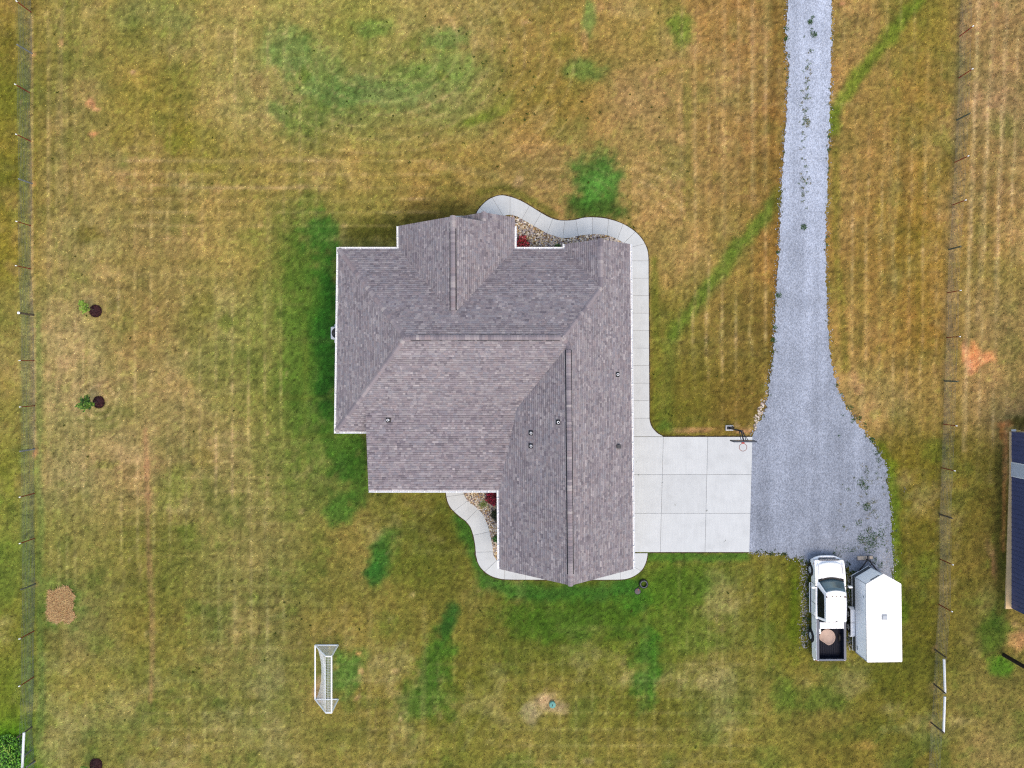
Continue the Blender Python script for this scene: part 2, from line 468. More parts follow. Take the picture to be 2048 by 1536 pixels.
# cx cy rx ry angle colour strength
ell = [(580,105,42,75,-25,(108,132,80),.5),(538,110,34,34,0,(114,140,80),.42),(640,150,44,95,-35,(112,130,78),.45),(740,188,130,32,3,(110,130,82),.52),(860,140,105,40,-10,(120,140,80),.5),
 (742,55,46,20,0,(118,142,78),.5),(890,75,48,22,-10,(100,126,70),.6),(600,235,46,42,0,(108,124,66),.5),(556,225,28,20,20,(98,124,70),.5),(960,235,55,13,-20,(110,118,48),.6),(1010,205,22,22,0,(118,122,52),.5),
 (1180,35,13,42,0,(112,136,78),.65),(1168,140,42,24,0,(106,126,70),.65),(1366,55,22,48,0,(116,130,58),.75),(1374,200,9,70,0,(126,122,54),.5),(1378,340,9,90,0,(132,124,56),.4),(1120,90,26,26,0,(118,110,46),.5),(1150,260,40,30,0,(126,122,62),.5),
 (1192,354,58,60,0,(70,106,50),.9),(1190,412,62,34,0,(66,96,44),.8),(1192,372,32,38,0,(90,136,66),.7),(1250,480,14,30,20,(80,104,44),.6),
 (335,35,55,35,10,(126,130,72),.5),(250,30,40,30,0,(128,130,70),.5),(360,280,30,40,10,(116,110,40),.6),(240,270,30,24,0,(130,116,52),.5),(175,470,30,20,0,(110,98,40),.6),(400,300,60,60,0,(136,124,52),.4),
 (650,640,34,160,0,(48,94,40),.9),(612,660,54,235,0,(72,104,42),.62),(560,700,70,260,0,(116,122,58),.3),(657,690,22,185,0,(40,84,34),.85),(690,905,44,70,0,(52,90,36),.85),(715,960,26,60,0,(60,92,38),.7),(650,880,60,60,0,(90,112,50),.5),  # lusher grass along the west wall, with the house's shade painted into it
 (745,462,70,24,-8,(84,82,32),.7),(640,470,40,40,0,(62,104,46),.7),(890,418,80,20,-6,(98,86,38),.6),(860,440,60,16,-6,(70,66,26),.5),  # house shade painted dark along the north side, plus one greener corner patch
 (770,1112,30,48,20,(52,102,46),.85),(755,1150,22,24,0,(48,92,42),.7),(682,1012,30,36,10,(70,106,46),.75),(890,1255,15,46,22,(52,90,42),.85),(905,1222,16,16,0,(50,86,42),.7),(868,1330,42,62,12,(74,104,42),.8),(850,1395,62,42,0,(80,104,44),.7),(820,1110,50,60,0,(104,104,42),.5),(870,1050,40,40,0,(104,92,40),.4),
 (1150,1232,140,46,2,(82,104,42),.75),(1060,1250,55,36,0,(86,106,42),.6),(1292,1335,30,84,0,(66,108,44),.75),(1340,1175,95,46,-10,(92,112,44),.65),(1390,1260,60,50,20,(104,116,50),.5),(1270,1200,34,40,0,(72,112,46),.6),(1650,1400,50,26,0,(96,112,50),.5),(1540,1160,30,50,0,(112,112,46),.5),(1570,1395,30,40,0,(92,116,48),.5),(1590,1220,14,90,0,(104,112,36),.6),
 (690,1342,36,54,0,(92,122,62),.75),(637,1377,13,28,0,(206,158,122),.85),(652,1340,20,55,0,(120,124,80),.4),(716,1307,7,4,35,(222,160,100),.8),(722,1345,6,9,-20,(212,160,110),.8),(716,1396,9,5,-30,(212,160,110),.7),(668,1336,8,6,0,(200,160,90),.6),
 (1095,1412,46,24,12,(192,156,118),.85),(1065,1428,20,22,0,(190,158,120),.7),(1085,1400,16,10,0,(214,166,122),.6),
 (122,1210,40,52,0,(96,120,62),.6),(1990,1262,34,48,0,(78,100,40),.65),(2004,1332,24,20,0,(82,128,42),.7),(1998,1215,16,40,0,(60,84,34),.7),(2035,1285,26,22,0,(206,150,100),.75),(1990,1130,6,34,0,(196,140,96),.7),(1984,1100,10,24,-15,(180,140,96),.4),(2014,848,24,8,0,(206,132,78),.85),(2004,866,6,14,0,(200,124,66),.7),(2040,845,20,12,0,(110,92,40),.7),
 (1945,712,22,30,-10,(238,156,98),.95),(1968,718,26,12,-15,(236,158,102),.9),(1932,690,7,18,10,(224,156,108),.8),(1938,735,8,18,0,(222,156,108),.8),
 (183,206,10,12,-20,(232,160,112),.8),(192,218,10,5,10,(228,160,116),.75),(188,268,10,6,0,(232,154,104),.85),(122,87,5,9,0,(232,160,110),.85),(71,905,5,14,5,(214,142,100),.85),(66,108,6,6,0,(210,150,104),.6),(66,367,6,7,0,(216,150,96),.7),(72,1168,5,5,0,(212,152,110),.6),(70,1524,7,7,0,(206,150,100),.6),(42,205,3,4,0,(228,160,116),.7),
 (1993,8,8,5,0,(226,150,104),.7),(1685,8,5,5,0,(222,160,110),.7),(364,368,6,9,10,(212,160,104),.6),(373,706,4,5,0,(232,192,130),.8),(266,144,6,5,0,(224,176,136),.6),(1545,1332,5,3,0,(226,160,116),.6),(1730,1490,26,9,-8,(190,140,80),.5),(1175,1520,14,8,0,(206,166,120),.5),(1035,362,10,20,20,(206,160,120),.6),(990,384,40,5,-8,(180,126,84),.6),(1170,80,7,22,0,(196,146,96),.6),(1715,770,12,30,-25,(204,152,110),.45),(1740,820,14,24,-20,(196,152,100),.4),
 (1870,1296,5,9,0,(196,146,100),.6),(1865,1370,5,8,0,(196,146,100),.5),(1862,1444,5,8,0,(206,146,100),.6),(850,1340,7,5,0,(206,160,110),.0),(790,1342,10,6,0,(204,158,112),.6),(958,1180,6,4,0,(206,150,110),.5),
 (1385,862,46,6,0,(206,150,108),.6),(1490,864,20,5,0,(214,156,112),.7),(1330,855,16,12,0,(82,112,48),.6),(360,960,24,34,0,(128,130,58),.5),(330,1000,26,30,0,(122,128,54),.5),(420,625,26,26,0,(128,126,66),.5),(250,1330,60,40,0,(128,118,58),.4),(1780,860,30,24,0,(120,118,40),.0)]
# polylines: points, width, colour, strength
lines = [([(1835,0),(1760,95),(1700,170),(1666,232),(1668,258)],13,(108,124,44),.85),([(1560,390),(1500,466),(1445,537),(1395,604),(1345,668)],14,(96,118,44),.8),([(1340,690),(1326,790),(1335,850)],16,(100,112,48),.4),
 ([(75,630),(79,760),(76,900),(81,1050),(78,1200),(82,1350),(79,1480)],7,(96,122,62),.38),([(44,20),(50,700),(56,1400)],9,(104,118,74),.4),([(1926,20),(1903,500),(1893,900),(1884,1300)],9,(128,112,80),.35),
 ([(925,1040),(955,1110),(975,1160),(1020,1180),(1090,1186),(1170,1188),(1265,1176)],17,(60,102,40),.8),([(1300,1114),(1400,1114),(1490,1113)],9,(76,116,44),.7),([(1310,520),(1312,650),(1312,850)],7,(112,116,46),.6),([(960,385),(1010,378),(1060,400),(1110,430)],8,(96,100,40),.6),
 ([(1778,930),(1786,1000),(1790,1090),(1794,1160),(1806,1240)],11,(96,116,36),.75),([(1760,890),(1780,930)],10,(112,120,36),.7),([(2001,900),(2000,1050),(1999,1220)],9,(86,80,36),.7),([(2012,862),(2011,930),(2008,1010),(2006,1100)],4,(200,128,76),.65),([(1556,380),(1550,600),(1545,720)],9,(126,96,44),.6),([(1672,300),(1674,500),(1690,740)],8,(122,112,46),.5),
 ([(290,860),(296,1000),(298,1100),(303,1200),(305,1290),(300,1400)],5,(172,128,88),.65),([(64,30),(62,360),(66,640),(70,900)],3.2,(196,164,116),.6),([(860,330),(930,340),(1000,352)],8,(176,148,96),.4),([(380,375),(520,376),(620,374)],4,(186,156,104),.55),([(240,320),(420,322),(640,318)],5,(178,150,100),.25),
 ([(1385,30),(1392,500)],4,(178,142,88),.4),([(1420,0),(1428,480)],6,(142,112,60),.35),([(1445,0),(1450,470)],4,(178,142,90),.4),([(1478,0),(1482,470)],5,(138,106,58),.35),([(1505,0),(1508,400)],4,(178,146,96),.4),([(1530,0),(1530,380)],5,(176,142,90),.35),([(1550,0),(1545,330)],5,(118,88,44),.5),
 ([(1957,0),(1952,150),(1942,420),(1935,620),(1928,900)],4.5,(188,156,108),.55),([(1988,0),(1980,200),(1966,420),(1955,640)],4,(186,152,106),.5),([(2015,0),(2008,200),(1998,420),(1992,640)],4,(184,150,106),.45),([(96,40),(98,500),(100,900)],3.5,(178,152,100),.35),([(122,20),(122,400),(120,800)],4,(180,152,104),.4),([(140,30),(142,420)],4,(124,112,52),.3),([(108,60),(110,420)],4,(128,116,56),.3),
 ([(925,1500),(960,1440),(985,1410)],4,(176,152,96),.4),([(1690,300),(1700,700)],5,(176,140,84),.3),([(1740,280),(1745,700)],6,(134,102,52),.3),([(1775,100),(1780,600)],5,(172,138,84),.3),([(1810,120),(1812,600)],6,(136,106,52),.3),([(1842,120),(1836,700)],5,(126,108,44),.35)]
rr = np.random.default_rng(5)
for k in range(40):       # faint mower passes everywhere else
    x = rr.uniform(90, 1990); y = rr.uniform(0, 1300); L = rr.uniform(120, 380)
    lines.append(([(x, y), (x + rr.uniform(-6, 6), y + L)], rr.uniform(3, 7), (182, 154, 102) if k % 2 else (126, 112, 52), rr.uniform(.12, .3)))
for k in range(45):
    x = rr.uniform(90, 1500); y = rr.uniform(0, 1500); L = rr.uniform(120, 300)
    lines.append(([(x, y), (x + L, y + rr.uniform(-6, 6))], rr.uniform(3, 6), (182, 154, 102) if k % 2 else (126, 112, 52), rr.uniform(.1, .22)))
for k in range(26):       # small bare and bleached spots
    ell.append((rr.uniform(90, 1500), rr.uniform(10, 1520), rr.uniform(3, 9), rr.uniform(2, 7), rr.uniform(-40, 40), (206, 170, 122), rr.uniform(.3, .55)))
for k in range(90):
    ell.append((rr.uniform(0, 2048), rr.uniform(0, 1536), rr.uniform(10, 30), rr.uniform(8, 26), rr.uniform(-60, 60), [(176, 150, 96), (122, 110, 46), (108, 116, 50), (168, 132, 84)][k % 4], rr.uniform(.2, .45)))

zones = [(1330, 1570, -40, 880, 28.5, 1392, 0.006, .62, 'v'), (1662, 1912, -40, 900, 28, 1690, 0.02, .4, 'v'), (1905, 2080, -40, 980, 27.5, 1957, 0.032, .62, 'v'), (72, 215, -40, 1560, 17, 96, -0.004, .32, 'v'),
         (195, 590, 520, 1320, 32.3, 230, -0.012, .48, 'v'), (195, 620, 860, 1330, 31, 925, 0.0, .24, 'h'), (215, 700, -40, 520, 33, 240, 0.0, .28, 'v'), (215, 900, 280, 500, 26, 375, 0.0, .32, 'h'), (240, 1500, 1180, 1580, 31, 1200, 0.01, .22, 'v'), (240, 1560, 1250, 1580, 33, 1262, 0.0, .22, 'h'),
         (430, 1180, -60, 340, 34, 20, 0, .34, (760, 90, 1.35)), (1230, 1420, 300, 640, 22, 6, 0, .35, (1215, 560, 1.0)), (940, 1240, 280, 420, 20, 4, 0, .3, (1090, 560, 1.0)), (1640, 1860, 760, 1180, 26, 1700, -0.06, .25, 'v'), (130, 260, 560, 690, 15, 2, 0, .45, (191, 622, 1.0)), (130, 270, 740, 880, 15, 2, 0, .5, (198, 804, 1.0)), (1300, 1600, 1110, 1420, 29, 1330, 0.0, .25, 'v'), (2, 62, -40, 1400, 22, 8, 0, .2, 'v')]
def sstep(a, b, x):
    t = np.clip((x - a) / (b - a), 0, 1)
    return t * t * (3 - 2 * t)

def lawn_colour(X, Y):
    """reflectance of the lawn at ground points in metres"""
    s = F / H
    U = NX + X * s; V = NY - Y * s
    Uc = np.clip(U, -100, 2150); Vc = np.clip(V, -100, 1640)
    num = np.zeros(U.shape + (3,)); den = np.zeros(U.shape)
    for c in CT:
        w = 1.0 / (((Uc - c[0]) ** 2 + (Vc - c[1]) ** 2) + 2500.0) ** 2
        num += w[..., None] * c[2:5]; den += w
    col = num / den[..., None]
    w1 = fbm(U, V, 46, 21, 4); w2 = fbm(U, V, 46, 31, 4)
    w3 = fbm(U, V, 14, 41, 3)
    # bleached straw drifts and greener drifts
    d1 = fbm(U, V, 90, 201, 4); d2 = fbm(U, V, 64, 211, 4)
    wgt = 0.55 + 0.45 * sstep(700, 1150, V)
    ks = (0.5 * wgt * sstep(0.05, 0.65, d1 + 0.3 * w3))[..., None]; kg = (0.5 * wgt * sstep(0.08, 0.65, d2 + 0.3 * w3))[..., None]
    col = col * (1 - ks) + np.array([182.0, 156.0, 108.0]) * ks
    col = col * (1 - kg) + np.array([98.0, 108.0, 46.0]) * kg
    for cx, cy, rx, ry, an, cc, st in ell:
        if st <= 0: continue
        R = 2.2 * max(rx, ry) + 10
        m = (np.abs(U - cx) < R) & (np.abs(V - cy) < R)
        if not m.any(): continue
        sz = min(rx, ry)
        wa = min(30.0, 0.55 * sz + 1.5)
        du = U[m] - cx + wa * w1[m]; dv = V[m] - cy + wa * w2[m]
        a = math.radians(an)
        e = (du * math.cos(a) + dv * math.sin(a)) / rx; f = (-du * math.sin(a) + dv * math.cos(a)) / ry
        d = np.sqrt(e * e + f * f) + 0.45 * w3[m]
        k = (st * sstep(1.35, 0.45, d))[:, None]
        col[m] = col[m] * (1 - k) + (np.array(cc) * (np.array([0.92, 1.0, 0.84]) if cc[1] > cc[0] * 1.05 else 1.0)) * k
    for pts, wd, cc, st in lines:
        d = np.full(U.shape, 1e9)
        xs = [p[0] for p in pts]; ys = [p[1] for p in pts]
        m = (U > min(xs) - 40) & (U < max(xs) + 40) & (V > min(ys) - 40) & (V < max(ys) + 40)
        if not m.any(): continue
        wa = min(8.0, wd * 0.6)
        u = U[m] + wa * w1[m]; v = V[m] + wa * w2[m]
        dm = np.full(u.shape, 1e9)
        for i in range(len(pts) - 1):
            ax, ay = pts[i]; bx, by = pts[i + 1]
            L2 = (bx - ax) ** 2 + (by - ay) ** 2
            t = np.clip(((u - ax) * (bx - ax) + (v - ay) * (by - ay)) / L2, 0, 1)
            dm = np.minimum(dm, np.hypot(u - ax - t * (bx - ax), v - ay - t * (by - ay)))
        k = (st * sstep(1.7, 0.3, dm / wd + 0.5 * w3[m]))[:, None]
        col[m] = col[m] * (1 - k) + np.array(cc) * k
    lowr = sstep(820, 1200, V) * sstep(2000, 1750, U)
    # mower passes
    lowm = fbm(U, V, 160, 81, 3)
    for x0, x1, y0, y1, sp, off, sl, amp, dr in zones:
        m = (U > x0) & (U < x1) & (V > y0) & (V < y1)
        if not m.any(): continue
        u, v = U[m], V[m]
        e_ = 45.0
        mk = sstep(0, e_, u - x0) * sstep(0, e_, x1 - u) * sstep(0, e_, v - y0) * sstep(0, e_, y1 - v)
        mk = mk * np.clip(0.62 + 1.1 * lowm[m] + 0.5 * w1[m], 0.0, 1.3)
        if dr == 'v': q = u - off + sl * v + 3.0 * w2[m] + 5 * lowm[m]
        elif dr == 'h': q = v - off + sl * u + 3.0 * w1[m] + 5 * lowm[m]
        else: q = np.hypot((u - dr[0]), (v - dr[1]) * dr[2]) - off + 5.0 * w2[m]
        ph = np.abs((q / sp + 0.5) % 1.0 - 0.5) * sp
        kl = (1.4 * amp * mk * np.exp(-(ph / 2.5) ** 2) * (1 + 0.8 * w3[m]))[:, None]
        kd = (0.55 * amp * mk * np.exp(-((ph - sp / 2) / 6.0) ** 2))[:, None]
        c = col[m]
        c = c * (1 - kl) + (0.35 * c + 0.65 * np.array([190.0, 160.0, 112.0])) * 1.08 * kl
        col[m] = c * (1 - 0.22 * kd)
    # patchiness: greener or drier tufts
    n1 = fbm(U, V, 70, 51, 4); n2 = fbm(U, V, 22, 61, 3); n3 = fbm(U, V, 8, 71, 2)
    hue = 0.7 * n1 + 0.5 * n2
    n4 = fbm(U, V, 4.5, 171, 2)
    col = col * (1 + 0.13 * n2 + 0.18 * n3 + 0.08 * n1 + 0.26 * n4 - 0.30 * sstep(0.28, 0.7, n3 + 0.4 * n2))[..., None]
    cl_ = (0.4 * sstep(0.3, 0.75, n2 + 0.35 * n4))[..., None]
    col = col * (1 - cl_) + col * np.array([0.80, 0.97, 0.78]) * cl_
    col[..., 0] *= 1 + 0.10 * hue
    col[..., 2] *= 1 + 0.10 * hue
    col = col * np.stack([1.045 - 0.095 * lowr, 1.065 - 0.03 * lowr, 1.11 - 0.08 * lowr], -1)
    lm = col.mean(-1, keepdims=True)
    col = (lm + (col - lm) * 1.05) * 1.01
    return np.clip(s2l(np.clip(col, 4, 250)) / GAIN, 0.004, 0.8)

# ------------------------------------------------------------------ ground
gx = np.concatenate([[-700, -300, -120, -60, -44], np.arange(-37.5, 37.6, 0.18), [44, 60, 120, 300, 700]])
gy = np.concatenate([[-700, -300, -120, -60, -36], np.arange(-29.0, 27.0, 0.18), [34, 60, 120, 300, 700]])
GX, GY = np.meshgrid(gx, gy)
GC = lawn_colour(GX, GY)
GZ = 0.012 * fbm(GX * 30, GY * 30, 40, 91, 3) - 0.008
nxg, nyg = len(gx), len(gy)
idx = np.arange(nxg * nyg).reshape(nyg, nxg)
quads = np.stack([idx[:-1, :-1], idx[:-1, 1:], idx[1:, 1:], idx[1:, :-1]], -1).reshape(-1, 4)
tris = np.concatenate([quads[:, [0, 1, 2]], quads[:, [0, 2, 3]]])
M_LAWN = attr_mat("lawn_turf", 0.95, 0.08, noises=((3.0, 0.12), (11.0, 0.2), (34.0, 0.3)), bump=0.8, bscale=28)
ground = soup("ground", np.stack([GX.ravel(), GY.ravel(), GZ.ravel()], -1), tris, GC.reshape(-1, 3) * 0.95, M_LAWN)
tag(ground, kind="structure")
ground["label"] = "dry tan and green mown lawn around the house"

def blades(name, X, Y, C, length, width, material, lean=0.75, z0=0.0, parent=None, seed=1):
    r = np.random.default_rng(seed)
    n = len(X)
    a = r.uniform(0, 2 * np.pi, n)
    L = length * r.uniform(0.5, 1.3, n); W = width * r.uniform(0.6, 1.3, n)
    ln = np.clip(r.normal(lean, 0.2, n), 0.05, 0.97)
    hz = L * np.sqrt(1 - ln ** 2); hr = L * ln
    dx, dy = np.cos(a), np.sin(a)
    V = np.zeros((n, 3, 3))
    V[:, 0] = np.stack([X - dy * W / 2, Y + dx * W / 2, np.full(n, z0)], -1)
    V[:, 1] = np.stack([X + dy * W / 2, Y - dx * W / 2, np.full(n, z0)], -1)
    V[:, 2] = np.stack([X + dx * hr, Y + dy * hr, z0 + hz], -1)
    Fc = np.arange(n * 3).reshape(n, 3)
    return soup(name, V.reshape(-1, 3), Fc, np.repeat(C, 3, axis=0), material, parent)

NB = 330000
bx = rng.uniform(-35.5, 35.5, NB); by = rng.uniform(-27.5, 25.5, NB)
keep = np.ones(NB, bool)
for mp in mask_polys + [north_bed, south_bed]:
    keep &= ~inside(mp, bx, by)
# turf creeps a few centimetres over the track edge
bx, by = bx[keep], by[keep]
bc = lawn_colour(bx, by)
vr = np.clip(rng.lognormal(0.10, 0.42, len(bx)), 0.35, 2.1)
tint = rng.normal(0, 0.10, len(bx))
bc = bc * vr[:, None]
bc[:, 0] *= 1 + tint; bc[:, 2] *= 1 + tint * 0.6
M_GRASS = attr_mat("grass_blades", 0.8, 0.12, noises=())
# mown thin over dry soil patches: fewer blades where the ground is bright clay
lum = bc.mean(1)
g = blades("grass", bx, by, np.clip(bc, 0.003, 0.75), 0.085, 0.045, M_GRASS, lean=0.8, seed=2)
tag(g, "short mown grass, tan and green, covering the lawn", "grass", kind="stuff")

# weeds: darker broad-leaved tufts in the lawn and along the gravel
wx, wy, wc = [], [], []
def tuft(px, py, rad, n, col, jit=0.25):
    x, y = P(px, py)
    for _ in range(n):
        a = random.uniform(0, 6.283); r_ = rad / 30.0 * math.sqrt(random.random())
        wx.append(x + r_ * math.cos(a)); wy.append(y + r_ * math.sin(a))
        k = random.uniform(1 - jit * 1.5, 1 + jit * 1.5)
        wc.append([c * k for c in alb(*col)])
for _ in range(60):      # dark plantain rosettes in the north lawn
    px, py = random.gauss(960, 130), random.gauss(165, 75)
    tuft(px, py, random.uniform(0.8, 2.8), random.randint(4, 11), random.choice([(74, 84, 36), (60, 74, 30), (86, 100, 44)]))
for _ in range(80):
    tuft(random.uniform(80, 1500), random.uniform(20, 1500), random.uniform(1, 2.4), 8, (70, 80, 28))
for px, py, rad, n in [(1619, 44, 5, 90), (1625, 36, 3, 24), (1627, 70, 6, 100), (1622, 60, 4, 20), (1622, 103, 4, 30), (1607, 454, 5.5, 110), (1573, 58, 4, 40), (1573, 78, 4, 50), (1577, 115, 2.5, 20), (1557, 591, 5, 70), (1550, 655, 4, 40), (1545, 680, 4, 40),
    (1556, 505, 3, 30), (1656, 275, 3, 25), (1657, 300, 4, 20), (1700, 815, 5, 30), (1705, 840, 5, 30), (1718, 835, 5, 25), (1730, 850, 5, 20), (1744, 880, 6, 50), (1752, 905, 6, 50), (1756, 920, 5, 40), (1722, 963, 9, 60), (1728, 972, 8, 50), (1733, 1014, 8, 90), (1716, 1045, 8, 40),
    (1735, 1075, 16, 170), (1750, 1080, 16, 120), (1720, 1078, 8, 60), (1760, 1065, 10, 60), (1740, 1095, 12, 70), (1700, 1095, 12, 40), (1680, 1100, 12, 30), (1710, 1150, 8, 60), (1704, 1180, 7, 60), (1746, 1120, 8, 50), (1760, 1130, 7, 40), (1685, 830, 4, 10), (1678, 872, 2, 14)]:
    tuft(px, py, rad, n, (62, 98, 54))
for _ in range(95):     # thin centre strip of the track
    py = random.choice([random.gauss(170, 40), random.gauss(240, 26), random.gauss(375, 26)])
    tuft(random.gauss(1614 - (py - 40) * 0.02, 5.5), py, random.uniform(1, 3.5), 9, random.choice([(110, 124, 98), (132, 128, 100), (96, 120, 90)]))
for _ in range(70):     # thin weedy patches on the yard side
    tuft(random.gauss(1740, 22), random.uniform(930, 1110), random.uniform(2, 6), 9, random.choice([(122, 128, 100), (108, 120, 84), (138, 132, 108), (86, 108, 70)]))
for _ in range(110):     # ragged track edges
    e = random.choice([gl, gr]); p = random.choice(e)
    tuft(p[0] + random.gauss(0, 2), p[1], random.uniform(0.8, 2.4), 7, random.choice([(78, 104, 50), (118, 108, 60), (96, 98, 62)]))
for _ in range(70):
    p = random.choice(gw)
    tuft(p[0] + random.gauss(0, 3), p[1] + random.gauss(0, 3), random.uniform(1, 3.5), 10, random.choice([(72, 98, 50), (98, 100, 62), (60, 76, 40)]))
for _ in range(110):
    tuft(random.uniform(1604, 1704), random.uniform(1105, 1296), random.uniform(2, 5), 16, random.choice([(62, 84, 50), (54, 68, 44), (72, 98, 60)]))
w_ = blades("weeds", np.array(wx), np.array(wy), np.array(wc), 0.11, 0.06, M_GRASS, lean=0.78, z0=0.02, seed=5)
tag(w_, "dark green weeds growing in the gravel track and lawn", "weeds", kind="stuff")

# ------------------------------------------------------------------ gravel track
bm = bmesh.new()
vs = [bm.verts.new((*P(x, y), 0.03)) for x, y in gravel_poly]
f = bm.faces.new(vs)
bm.normal_update()
bmesh.ops.triangulate(bm, faces=[f])
M_GRAVEL = bpy.data.materials.new("crushed_stone")
M_GRAVEL.use_nodes = True
nt = M_GRAVEL.node_tree
b = nt.nodes["Principled BSDF"]
b.inputs["Roughness"].default_value = 0.95
b.inputs["Specular IOR Level"].default_value = 0.1
tc = nt.nodes.new("ShaderNodeTexCoord")
vo = nt.nodes.new("ShaderNodeTexVoronoi"); vo.inputs["Scale"].default_value = 16
nt.links.new(tc.outputs["Object"], vo.inputs["Vector"])
bw = nt.nodes.new("ShaderNodeRGBToBW"); nt.links.new(vo.outputs["Color"], bw.inputs[0])
n1 = nt.nodes.new("ShaderNodeTexNoise"); n1.inputs["Scale"].default_value = 0.55; n1.inputs["Detail"].default_value = 6
nt.links.new(tc.outputs["Object"], n1.inputs["Vector"])
r1 = nt.nodes.new("ShaderNodeValToRGB")
r1.color_ramp.elements[0].position = 0.15; r1.color_ramp.elements[0].color = (*[c * 0.78 for c in alb(160, 168, 184)], 1)
r1.color_ramp.elements[1].position = 0.85; r1.color_ramp.elements[1].color = (*[c * 1.28 for c in alb(166, 174, 190)], 1)
nt.links.new(bw.outputs[0], r1.inputs["Fac"])
m1 = nt.nodes.new("ShaderNodeMapRange"); m1.inputs["From Min"].default_value = 0.3; m1.inputs["From Max"].default_value = 0.7
m1.inputs["To Min"].default_value = 0.86; m1.inputs["To Max"].default_value = 1.1
nt.links.new(n1.outputs["Fac"], m1.inputs["Value"])
# the upper track is paler and dustier than the yard in front of the slab
sx = nt.nodes.new("ShaderNodeSeparateXYZ"); nt.links.new(tc.outputs["Object"], sx.inputs[0])
m2 = nt.nodes.new("ShaderNodeMapRange"); m2.inputs["From Min"].default_value = -9; m2.inputs["From Max"].default_value = 14
m2.inputs["To Min"].default_value = 0.80; m2.inputs["To Max"].default_value = 1.24
nt.links.new(sx.outputs["Y"], m2.inputs["Value"])
mm0 = nt.nodes.new("ShaderNodeMath"); mm0.operation = 'MULTIPLY'
nt.links.new(m1.outputs[0], mm0.inputs[0]); nt.links.new(m2.outputs[0], mm0.inputs[1])
# compacted wheel tracks: paler streaks along the drive
mpw = nt.nodes.new("ShaderNodeMapping"); mpw.inputs["Scale"].default_value = (1.15, 0.05, 1.0)
nt.links.new(tc.outputs["Object"], mpw.inputs["Vector"])
nw = nt.nodes.new("ShaderNodeTexNoise"); nw.inputs["Scale"].default_value = 1.0; nw.inputs["Detail"].default_value = 3
nt.links.new(mpw.outputs[0], nw.inputs["Vector"])
mw = nt.nodes.new("ShaderNodeMapRange"); mw.inputs["From Min"].default_value = 0.35; mw.inputs["From Max"].default_value = 0.65
mw.inputs["To Min"].default_value = 0.88; mw.inputs["To Max"].default_value = 1.12
nt.links.new(nw.outputs["Fac"], mw.inputs["Value"])
mm = nt.nodes.new("ShaderNodeMath"); mm.operation = 'MULTIPLY'
nt.links.new(mm0.outputs[0], mm.inputs[0]); nt.links.new(mw.outputs[0], mm.inputs[1])
sc_ = nt.nodes.new("ShaderNodeVectorMath"); sc_.operation = 'SCALE'
nt.links.new(r1.outputs[0], sc_.inputs[0]); nt.links.new(mm.outputs[0], sc_.inputs["Scale"])
nt.links.new(sc_.outputs[0], b.inputs["Base Color"])
bp = nt.nodes.new("ShaderNodeBump"); bp.inputs["Strength"].default_value = 0.7; bp.inputs["Distance"].default_value = 0.02
nt.links.new(vo.outputs["Distance"], bp.inputs["Height"]); nt.links.new(bp.outputs[0], b.inputs["Normal"])
track = bm_obj("gravel_road", bm, M_GRAVEL)
for pl in track.data.polygons:
    if pl.normal.z < 0: pl.flip()
tag(track, "pale blue-grey gravel track widening beside the concrete slab", kind="structure")

def stones(name, X, Y, C, size, material, z=0.03, parent=None, seed=3, flat=0.55):
    r = np.random.default_rng(seed)
    n = len(X)
    base = np.array([(1, 0, 0), (0.3, 0.95, 0), (-0.8, 0.6, 0), (-0.8, -0.6, 0), (0.3, -0.95, 0), (0, 0, 1), ], float)
    k = len(base)
    s = size * r.uniform(0.55, 1.35, (n, 1)); an = r.uniform(0, 6.283, n)
    V = np.repeat(base[None], n, 0) * (1 + r.uniform(-0.25, 0.25, (n, k, 1)))
    V = V * s[:, None] * np.array([1, 0.75, flat])
    ca, sa = np.cos(an)[:, None], np.sin(an)[:, None]
    x = V[:, :, 0] * ca - V[:, :, 1] * sa; y = V[:, :, 0] * sa + V[:, :, 1] * ca
    V = np.stack([x + np.asarray(X)[:, None], y + np.asarray(Y)[:, None], V[:, :, 2] + z], -1)
    f0 = np.array([(0, 1, 5), (1, 2, 5), (2, 3, 5), (3, 4, 5), (4, 0, 5)])
    Fc = (f0[None] + (np.arange(n) * k)[:, None, None]).reshape(-1, 3)
    return soup(name, V.reshape(-1, 3), Fc, np.repeat(C, k, axis=0), material, parent)

M_STONE = attr_mat("stone", 0.85, 0.2, noises=((30, 0.15),))
gp = G(gravel_poly)
ng = 22000
qx = rng.uniform(14.5, 26.5, ng * 4); qy = rng.uniform(-19, 25.5, ng * 4)
k_ = inside(gp, qx, qy)
qx, qy = qx[k_][:ng], qy[k_][:ng]
grad = np.clip(0.82 + (qy + 9) / 23 * 0.42, 0.75, 1.24)
cg = np.array(alb(168, 176, 192))[None] * (rng.lognormal(0.0, 0.24, len(qx)) * grad)[:, None]
# strays along the ragged edges, some of them cream lumps by the slab
ex, ey, ec = [], [], []
for _ in range(2600):
    e = random.choice([gl, gr, gr, gw, gl]); p = random.choice(e)
    x, y = P(p[0] + random.gauss(0, 3.2), p[1] + random.gauss(0, 3.2))
    ex.append(x); ey.append(y); ec.append(np.array(alb(158, 162, 172)) * random.lognormvariate(0, 0.35))
for _ in range(1500):
    px, py = random.choice([(random.gauss(1609, 5), random.uniform(1118, 1296)), (random.gauss(1772, 9), random.gauss(1130, 18)), (random.gauss(1700, 4), random.uniform(1150, 1300))])
    x, y = P(px, py)
    ex.append(x); ey.append(y); ec.append(np.array(alb(168, 166, 168)) * random.lognormvariate(0, 0.3))
gs = stones("gravel_stones", np.concatenate([qx, ex]), np.concatenate([qy, ey]), np.clip(np.concatenate([cg, np.array(ec)]), 0.01, 0.6), 0.034, M_STONE, z=0.022)
